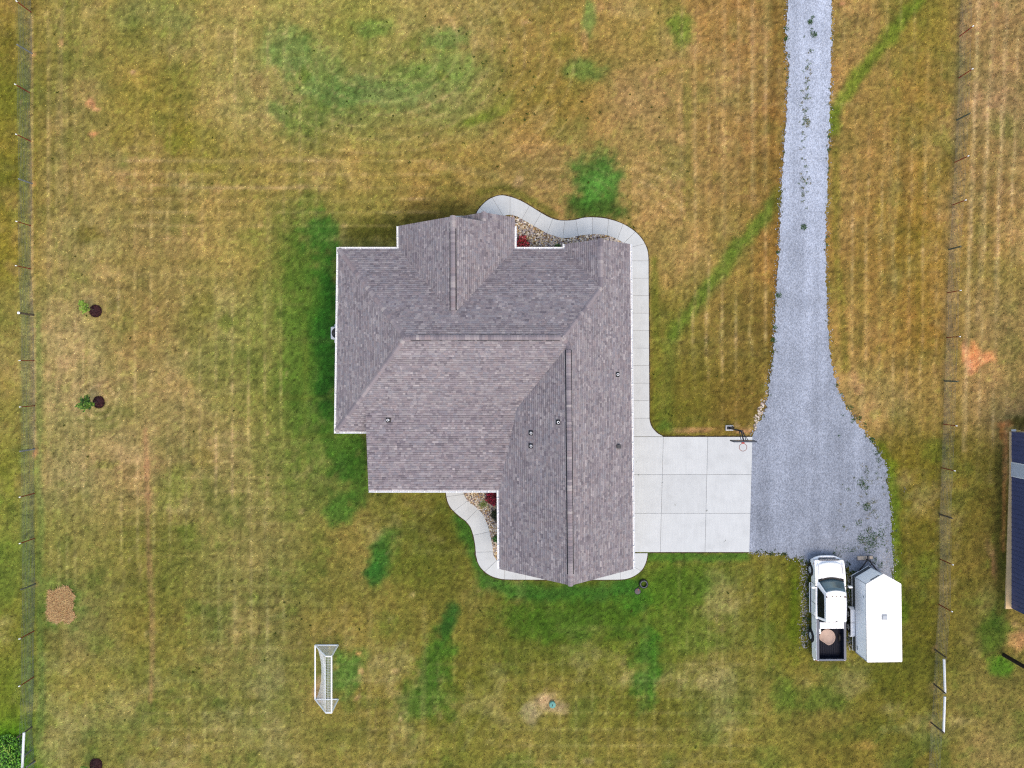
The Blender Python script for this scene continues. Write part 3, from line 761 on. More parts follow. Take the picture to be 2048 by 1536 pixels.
tag(gs, "loose crushed grey stone scattered over the track", "gravel", kind="stuff")
cx_, cy_, cc_ = [], [], []
for _ in range(80):
    t = random.random()
    px = 1530 - 22 * t + random.gauss(0, 3); py = 795 + 62 * t + random.gauss(0, 4)
    x, y = P(px, py); cx_.append(x); cy_.append(y)
    cc_.append(np.array(alb(*random.choice([(236, 226, 214), (214, 190, 176), (120, 108, 100), (226, 212, 190)]))) * random.uniform(.7, 1.05))
cl = stones("edge_rubble", np.array(cx_), np.array(cy_), np.array(cc_), 0.085, M_STONE, z=0.0, seed=8)
tag(cl, "cream and brown rubble lumps along the track edge by the basketball hoop", "rubble", kind="stuff")

# ------------------------------------------------------------------ concrete walks and slab
def nearest(line, p):
    return min(range(len(line)), key=lambda i: (line[i][0] - p[0]) ** 2 + (line[i][1] - p[1]) ** 2)
def slab_piece(poly, parent, top=0.055):
    c = np.mean(poly, axis=0)
    bm = bmesh.new()
    t = top + random.uniform(-0.002, 0.002)
    prism(bm, poly, -0.06, t)
    o = bm_obj("slab", bm, M_CONC, parent)
    for pl in o.data.polygons: pass
    return o
def walk(name, outer, inner, joints, label):
    root = empty(name); tag(root, label, kind="structure")
    gap = 0.011
    io = [nearest(outer, j[0]) for j in joints]; ii = [nearest(inner, j[1]) for j in joints]
    for a in range(len(joints) - 1):
        o = [joints[a][0]] + outer[io[a] + 1:io[a + 1]] + [joints[a + 1][0]]
        i = [joints[a][1]] + inner[ii[a] + 1:ii[a + 1]] + [joints[a + 1][1]]
        o = [Vector(P(*p)) for p in o]; i = [Vector(P(*p)) for p in i]
        for L in (o, i):
            d = (L[1] - L[0]).normalized(); L[0] = L[0] + d * gap
            d = (L[-2] - L[-1]).normalized(); L[-1] = L[-1] + d * gap
        slab_piece([tuple(p) for p in o] + [tuple(p) for p in i[::-1]], root)
    bm = bmesh.new()
    prism(bm, G(outer + inner[::-1]), -0.05, 0.03)
    bm_obj("joint_bed", bm, M_CONCD, root)
    return root
walk("north_walkway", north_outer, north_inner, north_joints, "winding pale concrete walkway along the planting bed at the top of the house")
walk("south_walkway", south_outer, south_inner, south_joints, "curved pale concrete walkway around the lower gable end of the house")
root = empty("east_walkway"); tag(root, "straight pale concrete walkway down the right side of the house", kind="structure")
ys = east_joint_y + [873.2]
xo = lambda y: 1296.7 + (y - 522) * 0.0054
for a in range(len(ys) - 1):
    y0, y1 = ys[a] + 0.35, ys[a + 1] - 0.35
    if a < len(ys) - 2:
        pl = [(1257.7, y0), (xo(y0), y0), (xo(y1), y1), (1257.7, y1)]
    else:
        pl = [(1257.7, y0), (1298.4, y0), (1299.3, 843), (1301, 849), (1304, 855), (1309, 862), (1316, 867.5), (1324, 871.5), (1325.5, y1), (1257.7, y1)]
    slab_piece(G(pl), root)
bm = bmesh.new(); prism(bm, G([(1257.7, 522), (1296.7, 522), (1298.3, 842), (1303, 854), (1315, 867), (1320, 872), (1257.7, 872)]), -0.05, 0.03); bm_obj("joint_bed", bm, M_CONCD, root)
root = empty("driveway"); tag(root, "large pale concrete driveway slab squares in front of the garage", kind="structure")
def dcol(y): return [1258.0, 1326.3 - (y - 873.8) * 0.027, 1415.0 - (y - 873.8) * 0.024, 1504.2 - (y - 873.8) * 0.0275]
rows = [873.4, 949.0, 1026.2, 1104.0]
for a in range(3):
    for c in range(3):
        y0, y1 = rows[a] + 0.35, rows[a + 1] - 0.35
        t, b_ = dcol(y0), dcol(y1)
        e0 = 0.35 if c < 2 else 0
        slab_piece(G([(t[c] + 0.35, y0), (t[c + 1] - e0, y0), (b_[c + 1] - e0, y1), (b_[c] + 0.35, y1)]), root, 0.06)
bm = bmesh.new(); prism(bm, G([(1258, 873.8), (1503.6, 873.8), (1497.4, 1103.6), (1258, 1103.6)]), -0.05, 0.03); bm_obj("joint_bed", bm, M_CONCD, root)
root = empty("porch_floor"); tag(root, "pale concrete porch floor under the gable roof", kind="structure")
bm = bmesh.new(); prism(bm, [P(900, 432), P(1005, 432), P(1005, 520), P(900, 520)], -0.05, 0.05); bm_obj("slab", bm, M_CONC, root)
bm = bmesh.new(); prism(bm, [P(745, 880), P(1000, 880), P(1000, 985), P(745, 985)], -0.05, 0.05); bm_obj("slab", bm, M_CONC, root)

# bare soil where the turf is edged along the concrete
bm = bmesh.new()
def strip(line, w=0.07, z=0.012):
    pts = [Vector(P(*p)) for p in line]
    L, R_ = [], []
    for i, p in enumerate(pts):
        d = (pts[min(i + 1, len(pts) - 1)] - pts[max(i - 1, 0)]).normalized()
        n = Vector((-d.y, d.x))
        ww = w * random.uniform(0.5, 1.4)
        L.append(bm.verts.new((*(p + n * ww), z))); R_.append(bm.verts.new((*(p - n * ww * 0.4), z)))
    for i in range(len(pts) - 1):
        bm.faces.new((L[i], R_[i], R_[i + 1], L[i + 1]))
strip(north_outer); strip(south_outer[::-1])
strip([(xo(y), y) for y in range(522, 842, 6)] + [(1299.3, 843), (1304, 855), (1309, 862), (1324, 872), (1330, 873)])
strip([(x, 873.4) for x in range(1330, 1503, 6)]); strip([(x, 1104) for x in range(1497, 1294, -6)])
o = bm_obj("edging_soil", bm, M_SOIL)
tag(o, "dark bare soil line where lawn meets concrete", "soil", kind="stuff")

# ------------------------------------------------------------------ river-rock beds
def rock_bed(name, poly, n, label):
    bm = bmesh.new(); vs = [bm.verts.new((*p, 0.022)) for p in poly]
    f = bm.faces.new(vs); bm.normal_update(); bmesh.ops.triangulate(bm, faces=[f])
    base = bm_obj(name, bm, M_SOIL); tag(base, label, kind="structure")
    for pl in base.data.polygons:
        if pl.normal.z < 0: pl.flip()
    xs = [p[0] for p in poly]; ys = [p[1] for p in poly]
    X = rng.uniform(min(xs), max(xs), n * 4); Y = rng.uniform(min(ys), max(ys), n * 4)
    k = inside(poly, X, Y) & ~inside(wall_poly, X, Y)
    X, Y = X[k][:n], Y[k][:n]
    pal = np.array([alb(*c) for c in [(226, 212, 190), (200, 178, 140), (168, 158, 158), (140, 116, 88), (216, 196, 180), (112, 104, 108), (186, 150, 104), (240, 232, 220), (160, 146, 150)]])
    C = pal[rng.integers(0, len(pal), len(X))] * rng.uniform(0.85, 1.3, (len(X), 1))
    s = stones("river_rock", X, Y, C, 0.075, M_STONE, z=0.025, parent=base, seed=n, flat=0.7)
    tag(s, kind="stuff")
    return base
rock_bed("north_rock_bed", north_bed, 5200, "cream and grey river-rock bed inside the winding upper walkway")
rock_bed("south_rock_bed", south_bed, 3600, "cream and grey river-rock bed inside the lower left walkway")

# ------------------------------------------------------------------ house
house = empty("house", (0, 0, 0))
tag(house, "single-storey house with mauve-grey shingle hip and gable roof", "house")
def PE_(px, py): return Vector(P(px, py, ZE))

class Plane:
    """z = ZE + a*x + b*y + c, rising from an eave line"""
    def __init__(s, p, q, slope, toward):
        p, q, t = PE_(*p), PE_(*q), PE_(*toward)
        d = (q - p).normalized(); n = Vector((-d.y, d.x))
        if (t - p).dot(n) < 0: n = -n
        s.u = d; s.n = n; s.o = p; s.slope = slope
        s.a, s.b, s.c = n.x * slope, n.y * slope, -slope * n.dot(p)
    def z(s, p): return ZE + s.a * p[0] + s.b * p[1] + s.c
def meet3(p, q, r):
    A = np.array([[p.a - q.a, p.b - q.b], [p.a - r.a, p.b - r.b]]); B = np.array([q.c - p.c, r.c - p.c])
    return Vector(np.linalg.solve(A, B))
def meet_y(p, q, py):      # where two planes meet on a line of constant photo y (eave scale)
    y = PE_(0, py).y
    return Vector(((q.c - p.c + (q.b - p.b) * y) / (p.a - q.a), y))

pW = Plane((677, 498), (672, 863), 0.745, (800, 680))
pN = Plane((677, 498), (1260, 498), 0.626, (900, 680))
pS = Plane((672, 863), (1266, 863), 0.623, (900, 680))
pE = Plane((1260, 488), (1266, 1138), 0.79, (1100, 800))
pV = Plane((997.5, 981), (999, 1138), 0.79, (1100, 1000))
nL = Plane((797.5, 498), (797, 452), 0.76, (900, 470))
nR = Plane((1029, 498), (1029.5, 435), 0.76, (950, 470))
n2L = Plane((909, 435), (909, 452), 0.76, (960, 440))
n3W = Plane((1129.5, 498), (1129.5, 488), 0.79, (1190, 490))
YB = 815
zb = pS.z(PE_(900, YB)) - ZE
pP = Plane((737, 981), (997.5, 981), zb / (PE_(0, YB).y - PE_(0, 981).y), (800, 900))

Wa = meet3(pW, pN, pS); Mr = meet3(pN, pS, pE); R0 = meet3(pE, pV, pS)
N1e = meet3(nL, nR, pN); N3e = meet3(n3W, pE, pN)
N1a = meet_y(nL, nR, 452); N2a = meet_y(n2L, nR, 435); N2b = meet_y(n2L, nR, 452)
N3a = meet_y(n3W, pE, 488); Rs = meet_y(pE, pV, 1138); V1 = meet_y(pV, pS, YB)
e = PE_
slopes = {
    "west hip": (pW, [e(677, 498), Wa, e(672, 863)]),
    "north": (pN, [e(677, 498), e(797.5, 498), N1e, e(1029, 498), e(1129.5, 498), N3e, Mr, Wa]),
    "south": (pS, [Wa, Mr, R0, V1, e(737, YB), e(737, 863), e(672, 863)]),
    "porch": (pP, [e(737, YB), V1, e(997.5, 981), e(737, 981)]),
    "wing west": (pV, [R0, V1, e(997.5, 981), e(999, 1138), Rs]),
    "east": (pE, [e(1260, 488), N3a, N3e, Mr, R0, Rs, e(1266, 1138)]),
    "gable left": (nL, [e(797.5, 498), e(797, 452), N1a, N1e]),
    "gable right": (nR, [N1e, N1a, N2b, N2a, e(1029.5, 435), e(1029, 498)]),
    "porch gable left": (n2L, [e(909, 435), N2a, N2b, e(909, 452)]),
    "bump left": (n3W, [e(1129.5, 498), e(1129.5, 488), N3a, N3e]),
}
roof_root = None
def clip_half(poly, ax, val, keep_gt):
    out = []
    n = len(poly)
    for i in range(n):
        p, q = poly[i], poly[(i + 1) % n]
        a, b_ = p[ax] - val, q[ax] - val
        if not keep_gt: a, b_ = -a, -b_
        if a >= 0: out.append(p)
        if (a >= 0) != (b_ >= 0):
            t = a / (a - b_)
            out.append((p[0] + (q[0] - p[0]) * t, p[1] + (q[1] - p[1]) * t))
    return out
def parea(p):
    return 0.5 * sum(p[i][0] * p[(i + 1) % len(p)][1] - p[(i + 1) % len(p)][0] * p[i][1] for i in range(len(p)))
PALS = [alb(*[(0.66 * v + 0.34 * w) * 1.04 + o for v, w, o in zip(c, (144, 132, 138), (5, 9, 8))]) for c in [(146, 132, 138), (138, 124, 132), (154, 142, 146), (128, 114, 122), (162, 150, 154), (148, 130, 134), (134, 126, 136), (118, 106, 114), (172, 158, 162), (142, 134, 142), (106, 94, 104), (184, 170, 172)]]
PALW = [16, 16, 14, 12, 10, 12, 10, 7, 4, 10, 3, 1.6]
M_SHING = attr_mat("asphalt_shingles", 0.92, 0.12, noises=((2.0, 0.05), (60, 0.12)), bump=0.3, bscale=120)

# deck under the shingles: felt on top, white fascia round the edge
bm = bmesh.new()
for nm, (pl, poly) in slopes.items():
    ps = list(poly)
    if parea([tuple(p) for p in ps]) < 0: ps = ps[::-1]
    top = [bm.verts.new((p.x, p.y, pl.z(p) - 0.012)) for p in ps]
    bot = [bm.verts.new((p.x, p.y, pl.z(p) - 0.16)) for p in ps]
    f = bm.faces.new(top); f.material_index = 0
    f = bm.faces.new(bot[::-1]); f.material_index = 1
    for i in range(len(ps)):
        f = bm.faces.new((top[i - 1], bot[i - 1], bot[i], top[i])); f.material_index = 1
bm.normal_update()
bmesh.ops.triangulate(bm, faces=[f for f in bm.faces if len(f.verts) > 4])
me = bpy.data.meshes.new("roof"); bm.to_mesh(me); bm.free()
roof = link("roof", me, [M_FELT, M_WHITE], house)

def shingle_slope(pl, poly):
    cs = math.sqrt(1 + pl.slope ** 2)
    def loc(p): d = p - pl.o; return (d.dot(pl.u), d.dot(pl.n) * cs)
    nrm = Vector((-pl.a, -pl.b, 1)).normalized()
    def pos(u, v, lift):
        w = pl.o + pl.u * u + pl.n * (v / cs)
        return tuple(Vector((w.x, w.y, pl.z(w))) + nrm * lift)
    q = [loc(p) for p in poly]
    if parea(q) < 0: q = q[::-1]
    V, Fc, C = [], [], []
    ex = 0.146
    vmin, vmax = min(p[1] for p in q), max(p[1] for p in q)
    row = 0
    v = vmin
    while v < vmax - 0.01:
        band = clip_half(clip_half(q, 1, v, True), 1, min(v + ex, vmax), False)
        if len(band) >= 3:
            u = min(p[0] for p in band) - random.uniform(0, 0.3); ue = max(p[0] for p in band)
            tone = random.uniform(0.95, 1.05)
            while u < ue:
                w = random.choice([0.09, 0.12, 0.15, 0.15, 0.18, 0.20, 0.26, 0.36])
                t = clip_half(clip_half(band, 0, u, True), 0, u + w, False)
                if len(t) >= 3 and abs(parea(t)) > 1e-4:
                    col = np.array(random.choices(PALS, PALW)[0]) * tone * random.uniform(0.93, 1.07)
                    raised = random.random() < 0.45
                    hb = 0.016 if raised else 0.009
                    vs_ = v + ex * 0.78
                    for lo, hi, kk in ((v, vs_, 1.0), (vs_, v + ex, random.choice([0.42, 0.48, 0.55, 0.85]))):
                        part = clip_half(clip_half(t, 1, lo, True), 1, hi, False)
                        if len(part) < 3 or abs(parea(part)) < 2e-5: continue
                        if parea(part) < 0: part = part[::-1]
                        i0 = len(V)
                        for (a, b_) in part:
                            V.append(pos(a, b_, 0.004 + hb * (1 - (b_ - v) / ex)))
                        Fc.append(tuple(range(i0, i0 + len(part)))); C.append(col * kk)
                    # butt edge
                    us = [p[0] for p in t if abs(p[1] - v) < 1e-6]
                    if len(us) >= 2 and max(us) - min(us) > 0.01:
                        i0 = len(V)
                        V += [pos(min(us), v, 0.0), pos(max(us), v, 0.0), pos(max(us), v, 0.004 + hb), pos(min(us), v, 0.004 + hb)]
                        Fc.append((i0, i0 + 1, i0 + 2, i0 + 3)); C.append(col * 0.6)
                u += w
        v += ex; row += 1
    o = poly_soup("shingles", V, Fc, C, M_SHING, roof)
    tag(o, kind="stuff")
    # make sure faces look outwards
    return o
for nm, (pl, poly) in slopes.items():
    shingle_slope(pl, poly)

# cap shingles over ridges and hips
M_CAPS = []
for i, (c, k) in enumerate([((146, 136, 142), 1), ((158, 148, 152), 1), ((134, 125, 132), 1), ((172, 162, 163), 1), ((148, 134, 138), 1), ((124, 116, 124), 1)]):
    M_CAPS.append(mat("cap_shingle_%d" % i, alb(*[v * 1.02 + 5 for v in c]), 0.92, vary=0.1, scale=30, spec=0.1))
cap_meshes = []
def cap_mesh(width, length, fold, thick, m):
    key = (round(width, 3), round(length, 3), round(fold, 3), m)
    for k, me in cap_meshes:
        if k == key: return me
    bm = bmesh.new()
    pr = [(-width / 2, -fold), (-width / 5, -fold * 0.25), (0, 0.0), (width / 5, -fold * 0.25), (width / 2, -fold)]
    L0, L1 = -0.06, length
    a = [bm.verts.new((x, L0, z + 0.006)) for x, z in pr]
    b_ = [bm.verts.new((x, L1, z + thick)) for x, z in pr]
    c = [bm.verts.new((x, L1, z + thick - 0.016)) for x, z in pr]
    for i in range(4):
        bm.faces.new((a[i], b_[i], b_[i + 1], a[i + 1])); bm.faces.new((b_[i], c[i], c[i + 1], b_[i + 1]))
    bm.faces.new((a[0], c[0], b_[0])); bm.faces.new((a[4], b_[4], c[4]))
    me = bpy.data.meshes.new("ridge_cap_shingle"); bmesh.ops.recalc_face_normals(bm, faces=bm.faces)
    bm.to_mesh(me); bm.free(); me.materials.append(M_CAPS[m])
    cap_meshes.append((key, me))
    return me
def caps(p0, p1, width, step, fold, raise_=0.02, thick=0.024):
    """p0 low/far end -> p1"""
    p0, p1 = Vector(p0), Vector(p1)
    d = p1 - p0; L = d.length; d.normalize()
    x = d.cross(Vector((0, 0, 1))).normalized(); z = x.cross(d).normalized()
    R_ = Matrix((x, -d, z)).transposed().to_4x4()
    n = max(1, round(L / step)); st = L / n
    m = random.randrange(6)
    for i in range(n):
        if random.random() < 0.75: m = random.choices(range(6), [8, 3, 6, 1.5, 3, 3])[0]
        o = bpy.data.objects.new("ridge_cap_shingle", cap_mesh(width, st, fold, thick, m))
        COL.objects.link(o); o.parent = roof
        o.matrix_local = Matrix.Translation(p0 + d * (st * (i + 1)) + z * raise_) @ R_
def p3(pl, p): return Vector((p.x, p.y, pl.z(p)))
def ridge_vent(p0, p1, fold):
    p0, p1 = Vector(p0), Vector(p1)
    d = (p1 - p0).normalized(); x = d.cross(Vector((0, 0, 1))).normalized()
    bm = bmesh.new()
    for sgn in (-1, 1):
        vs = []
        for q in (p0, p1):
            for xo_, zo in ((0.145, -fold + 0.035), (0.20, -fold * 1.35 + 0.022), (0.02, -0.01), (0.02, 0.03)):
                pass
        a = [p0 + x * sgn * 0.145 + Vector((0, 0, -0.075)), p1 + x * sgn * 0.145 + Vector((0, 0, -0.075)), p1 + x * sgn * 0.198 + Vector((0, 0, -0.115)), p0 + x * sgn * 0.198 + Vector((0, 0, -0.115))]
        b_ = [q - Vector((0, 0, 0.06)) for q in a]
        va = [bm.verts.new(q) for q in a]; vb = [bm.verts.new(q) for q in b_]
        bm.faces.new(va); bm.faces.new(vb[::-1])
        for i in range(4): bm.faces.new((va[i - 1], vb[i - 1], vb[i], va[i]))
    bm_obj("ridge_vent", bm, M_BLACK, roof)
along = lambda a, b_, t: a + (b_ - a) * t
zW, zM = p3(pN, Wa), p3(pN, Mr)
zN1e, zN1a = p3(nL, N1e), p3(nL, N1a)
zR0, zRs = p3(pE, R0), p3(pE, Rs)
for a, b_, f0, f1 in ((zW, zM, 0.035, 0.02), (zN1e, zN1a, 0.05, 0.12), (zR0, zRs, 0.02, 0.045)):
    q0, q1 = along(a, b_, f0), along(a, b_, 1 - f1)
    ridge_vent(q0, q1, 0.1)
    caps(q0, q1, 0.29, 0.165, 0.075, 0.05)
    L = (b_ - a).length
    if f1 * L > 0.3: caps(q1, b_, 0.30, 0.2, 0.11, 0.02)
    if f0 * L > 0.2: caps(a, q0, 0.30, 0.2, 0.11, 0.02)
for low, high, pl in ((e(677, 498), Wa, pW), (e(672, 863), Wa, pW), (N3e, Mr, pE), (R0, Mr, pE)):
    caps(p3(pl, low), p3(pl, high), 0.32, 0.215, 0.09, 0.02)
caps(p3(n3W, N3e), p3(n3W, N3a), 0.32, 0.2, 0.115, 0.02)
caps(p3(n2L, N2b), p3(n2L, N2a), 0.30, 0.2, 0.115, 0.02)

# plumbing vents and flashings
def pipe_vent(px, py, pl, big=False):
    zz = ZE + 1.0
    for _ in range(6):
        x, y = P(px, py, zz); zz = pl.z((x, y)) + 0.15
    x, y = P(px, py, zz)
    z = pl.z((x, y))
    nrm = Vector((-pl.a, -pl.b, 1)).normalized()
    bm = bmesh.new()
    if big:
        box(bm, x - 0.12, x + 0.12, y - 0.12, y + 0.12, z - 0.1, z + 0.24, 0.02)
        o = bm_obj("roof_vent", bm, M_DARKMET, roof)
    else:
        u3 = Vector((pl.u.x, pl.u.y, 0)); v3 = nrm.cross(u3)
        c = Vector((x, y, z)) + nrm * 0.03
        vs = [bm.verts.new(c + u3 * a + v3 * b_) for a, b_ in ((-.15, -.15), (.15, -.15), (.15, .15), (-.15, .15))]
        f = bm.faces.new(vs)
        ex_ = bmesh.ops.extrude_face_region(bm, geom=[f])
        for vv in [g_ for g_ in ex_['geom'] if isinstance(g_, bmesh.types.BMVert)]: vv.co -= nrm * 0.02
        o = bm_obj("pipe_flashing", bm, M_BLACK, roof)
        bm = bmesh.new()
        lathe(bm, [(0.075, -0.1), (0.075, 0.26), (0.05, 0.26), (0.05, 0.0)], 14, (x, y, z))
        bm_obj("vent_pipe", bm, M_WHITE, o)
pipe_vent(776, 840, pP); pipe_vent(1235.5, 749, pE); pipe_vent(1116.5, 844.5, pV); pipe_vent(1062, 866, pV); pipe_vent(1062, 892, pV)
pipe_vent(1237.5, 893, pE, True)

# soffit and walls
bm = bmesh.new(); prism(bm, inset(eave, 0.03), 2.80, 2.835); bm_obj("soffit", bm, M_WHITE, house)
bm = bmesh.new(); prism(bm, wall_poly, -0.05, 2.795); bm_obj("wall", bm, M_BRICK, house)
def gable(ptsx, ypx, d, plL, plR, up=0.17):
    x0, x1 = e(ptsx[0], ypx).x, e(ptsx[1], ypx).x
    y = e(0, ypx).y + d
    apex = Vector(((plR.c - plL.c + (plR.b - plL.b) * y) / (plL.a - plR.a), y))
    ax = apex.x; z0 = 2.84
    zt = plL.z(apex) - up
    bm = bmesh.new()
    xl = ax - (zt - z0) / abs(plL.slope); xr = ax + (zt - z0) / abs(plR.slope)
    prism(bm, [(xl, z0), (xr, z0), (ax, zt)], y - 0.05, y + 0.05, axis='y')
    bm_obj("gable_wall", bm, M_BRICK, house)
gable((797, 1031), 452, -0.3, nL, nR); gable((996, 1266), 1138, 0.3, pV, pE); gable((909, 1031), 435, -0.25, n2L, nR); gable((1128, 1260), 488, -0.3, n3W, pE)
# step between the flat porch roof and the lower main eave
bm = bmesh.new()
x = e(737, 0).x + 0.09
ya, yb = e(0, YB).y, e(0, 981).y
prism(bm, [(ya, pP.z((x, ya)) - 0.165), (yb, pP.z((x, yb)) - 0.165), (yb, 2.84), (ya, 2.84)], x, x + 0.08, axis='x')
bm_obj("gable_wall", bm, M_BRICK, house)
# porch posts
for px, py in ((915, 440), (965, 440), (1022, 440), (745, 976), (840, 976)):
    x, y = PE_(px, py)
    bm = bmesh.new(); box(bm, x - .1, x + .1, y - .1, y + .1, 0.0, 2.80, 0.01); bm_obj("porch_post", bm, M_WHITE, house)

# gutters with hangers
def gutter(p, q, out, m0=0.0, m1=0.0):
    a, b_ = e(*p), e(*q)
    d = (b_ - a).normalized(); n = Vector((-d.y, d.x))
    if n.dot(Vector(out)) < 0: n = -n
    a = a - d * m0; b_ = b_ + d * m1
    zt = ZE - 0.02
    pr = [(0.0, 0.0), (0.0, -0.11), (0.085, -0.11), (0.105, -0.05), (0.125, -0.03), (0.125, 0.0), (0.108, 0.0), (0.108, -0.025), (0.09, -0.05), (0.075, -0.098), (0.012, -0.098), (0.012, 0.0)]
    bm = bmesh.new()
    A = [bm.verts.new((*(a + n * (s + 0.003)), zt + h)) for s, h in pr]
    B = [bm.verts.new((*(b_ + n * (s + 0.003)), zt + h)) for s, h in pr]
    for i in range(len(pr)):
        bm.faces.new((A[i - 1], A[i], B[i], B[i - 1]))
    bm.faces.new(A); bm.faces.new(B[::-1])
    go = bm_obj("gutter", bm, M_WHITE, house)
    L = (b_ - a).length; k = max(1, int(L / 0.9))
    for i in range(k):
        c = a + d * (L * (i + 0.5) / k)
        bm = bmesh.new()
        vs = [c + d * s + n * t for s, t in ((-.035, -.02), (.035, -.02), (.035, .128), (-.035, .128))]
        prism(bm, [tuple(v) for v in vs], zt + 0.003, zt + 0.014)
        bm_obj("gutter_hanger", bm, M_WHITE, go)
gutter((677, 498), (672, 863), (-1, 0), 0.125, 0.125); gutter((677, 498), (797.5, 498), (0, 1), 0, -0.14)
gutter((797.5, 498), (797, 452), (-1, 0)); gutter((1029, 498), (1029.5, 452), (1, 0)); gutter((1029, 498), (1129.5, 498), (0, 1), -0.14, -0.14)
gutter((1260, 488), (1266, 1138), (1, 0)); gutter((997.5, 981), (999, 1138), (-1, 0)); gutter((737, 981), (997.5, 981), (0, -1), 0, -0.14); gutter((672, 863), (737, 863), (0, -1), 0, -0.01)
gutter((1129.5, 498), (1129.5, 488), (-1, 0))

# openings round the walls
def opening(px0, py0, px1, py1, out, z0, z1, kind):
    a, b_ = Vector(P(px0, py0, ZE)), Vector(P(px1, py1, ZE))
    d = (b_ - a).normalized(); n = Vector(out)
    def slab(name, s0, s1, h0, h1, t0, t1, m, par):
        bm = bmesh.new(); L = (b_ - a).length
        q = [a + d * (s0 * L) + n * t0, a + d * (s1 * L) + n * t0, a + d * (s1 * L) + n * t1, a + d * (s0 * L) + n * t1]
        prism(bm, [tuple(v) for v in q], h0, h1)
        return bm_obj(name, bm, m, par)
    if kind == 'window':
        fr = slab("window", 0, 1, z0, z1, -0.02, 0.05, M_WHITE, house)
        slab("pane", 0.06, 0.485, z0 + 0.06, z1 - 0.06, 0.03, 0.056, M_GLASS, fr); slab("pane", 0.515, 0.94, z0 + 0.06, z1 - 0.06, 0.03, 0.056, M_GLASS, fr)
        slab("sill", -0.04, 1.04, z0 - 0.06, z0, -0.02, 0.1, M_WHITE, fr)
    else:
        dr = slab("garage_door" if kind == 'garage' else "door", 0, 1, z0, z1, -0.02, 0.03, M_WHITE, house)
        k = 4 if kind == 'garage' else 2
        for i in range(k):
            slab("door_panel", 0.04, 0.96, z0 + (z1 - z0) * (i + .08) / k, z0 + (z1 - z0) * (i + .92) / k, 0.03, 0.045, M_WHITE, dr)
wl = lambda px: px
XE = 1266 - 0.42 * 32.2
opening(XE - 1.6, 890, XE - 1.2, 975, (1, 0.0), 0.06, 2.3, 'garage'); opening(XE - 1.0, 1000, XE - 0.6, 1085, (1, 0), 0.06, 2.3, 'garage')
XW = 671 + 0.42 * 32.2
opening(XW - 0.5, 560, XW - 0.8, 600, (-1, 0), 0.9, 2.3, 'window'); opening(XW - 2.2, 740, XW - 2.6, 785, (-1, 0), 0.9, 2.3, 'window')
YN = 495 + 0.42 * 32.2
opening(710, YN, 755, YN, (0, 1), 0.9, 2.3, 'window'); opening(1055, YN, 1105, YN, (0, 1), 0.9, 2.3, 'window')
YS = 1138 - 0.42 * 32.2
opening(1060, YS, 1100, YS, (0, -1), 0.9, 2.3, 'window'); opening(1160, YS, 1200, YS, (0, -1), 0.9, 2.3, 'window')
opening(835, 452 + 13.5, 885, 452 + 13.5, (0, 1), 0.9, 2.3, 'window'); opening(955, 452 + 13.5, 990, 452 + 13.5, (0, 1), 0.06, 2.2, 'door')

# ------------------------------------------------------------------ pickup truck
def arch(yc, r, z0, n=10):
    """wheel-arch notch points along a bottom edge, going towards -y"""
    out = []
    for k in range(n + 1):
        a = math.pi * k / n
        out.append((yc + r * math.cos(a), max(z0, 0.40 + r * math.sin(a))))
    return out
truck = empty("pickup_truck", (20.68, -15.6, 0), math.radians(0.4))
tag(truck, "white pickup truck with open dark bed parked beside the trailer", "truck")
T = truck
FW, RW = 2.38, -1.95
# cab and front body
prof = [(-0.62, 0.42)] + [(-0.62, 1.10), (0.6, 1.13), (2.0, 1.13), (2.35, 1.08), (2.95, 1.0), (3.12, 0.9), (3.16, 0.6), (3.1, 0.42)] + arch(FW, 0.47, 0.42)
bm = bmesh.new(); prism(bm, prof, -0.985, 0.985, axis='x', bev=0.07, seg=2)
body = bm_obj("body", bm, M_PAINT, T)
# hood: crowned panel
def grid_panel(name, fn, nu, nv, m, parent, thick=0.03, smooth=True):
    bm = bmesh.new()
    V = [[bm.verts.new(fn(i / nu, j / nv)) for j in range(nv + 1)] for i in range(nu + 1)]
    for i in range(nu):
        for j in range(nv):
            bm.faces.new((V[i][j], V[i + 1][j], V[i + 1][j + 1], V[i][j + 1]))
    if thick:
        bmesh.ops.recalc_face_normals(bm, faces=bm.faces)
        bmesh.ops.solidify(bm, geom=list(bm.faces), thickness=thick)
    return bm_obj(name, bm, m, parent, smooth)
def hood(u, v):
    s = u * 2 - 1
    y0 = 3.06 - 0.14 * s * s; y1 = 2.13 - 0.2 * s * s
    w = 0.76 + 0.07 * v
    return (s * w, y0 + (y1 - y0) * v, 1.05 + 0.15 * math.sin(v * 1.45) - 0.05 * s ** 4 + (0.02 if abs(s) < 0.62 else 0))
grid_panel("hood", hood, 14, 8, M_PAINT, T, 0.04)
for s in (-1, 1):
    def fend(u, v, s=s):
        y0 = 2.98 - 0.2 * u; y1 = 1.95
        return (s * (0.83 + 0.13 * u - 0.04 * (1 - v)), y0 + (y1 - y0) * v, 1.06 + 0.1 * math.sin(v * 1.45) - 0.07 * u * u)
    grid_panel("fender", fend, 4, 8, M_PAINT, T, 0.04)
def cowl(u, v):
    s = u * 2 - 1
    return (s * 0.82, 2.16 - 0.2 * s * s - 0.16 * v, 1.185 + 0.02 * v)
grid_panel("cowl", cowl, 10, 1, M_BLACK, T, 0.02)
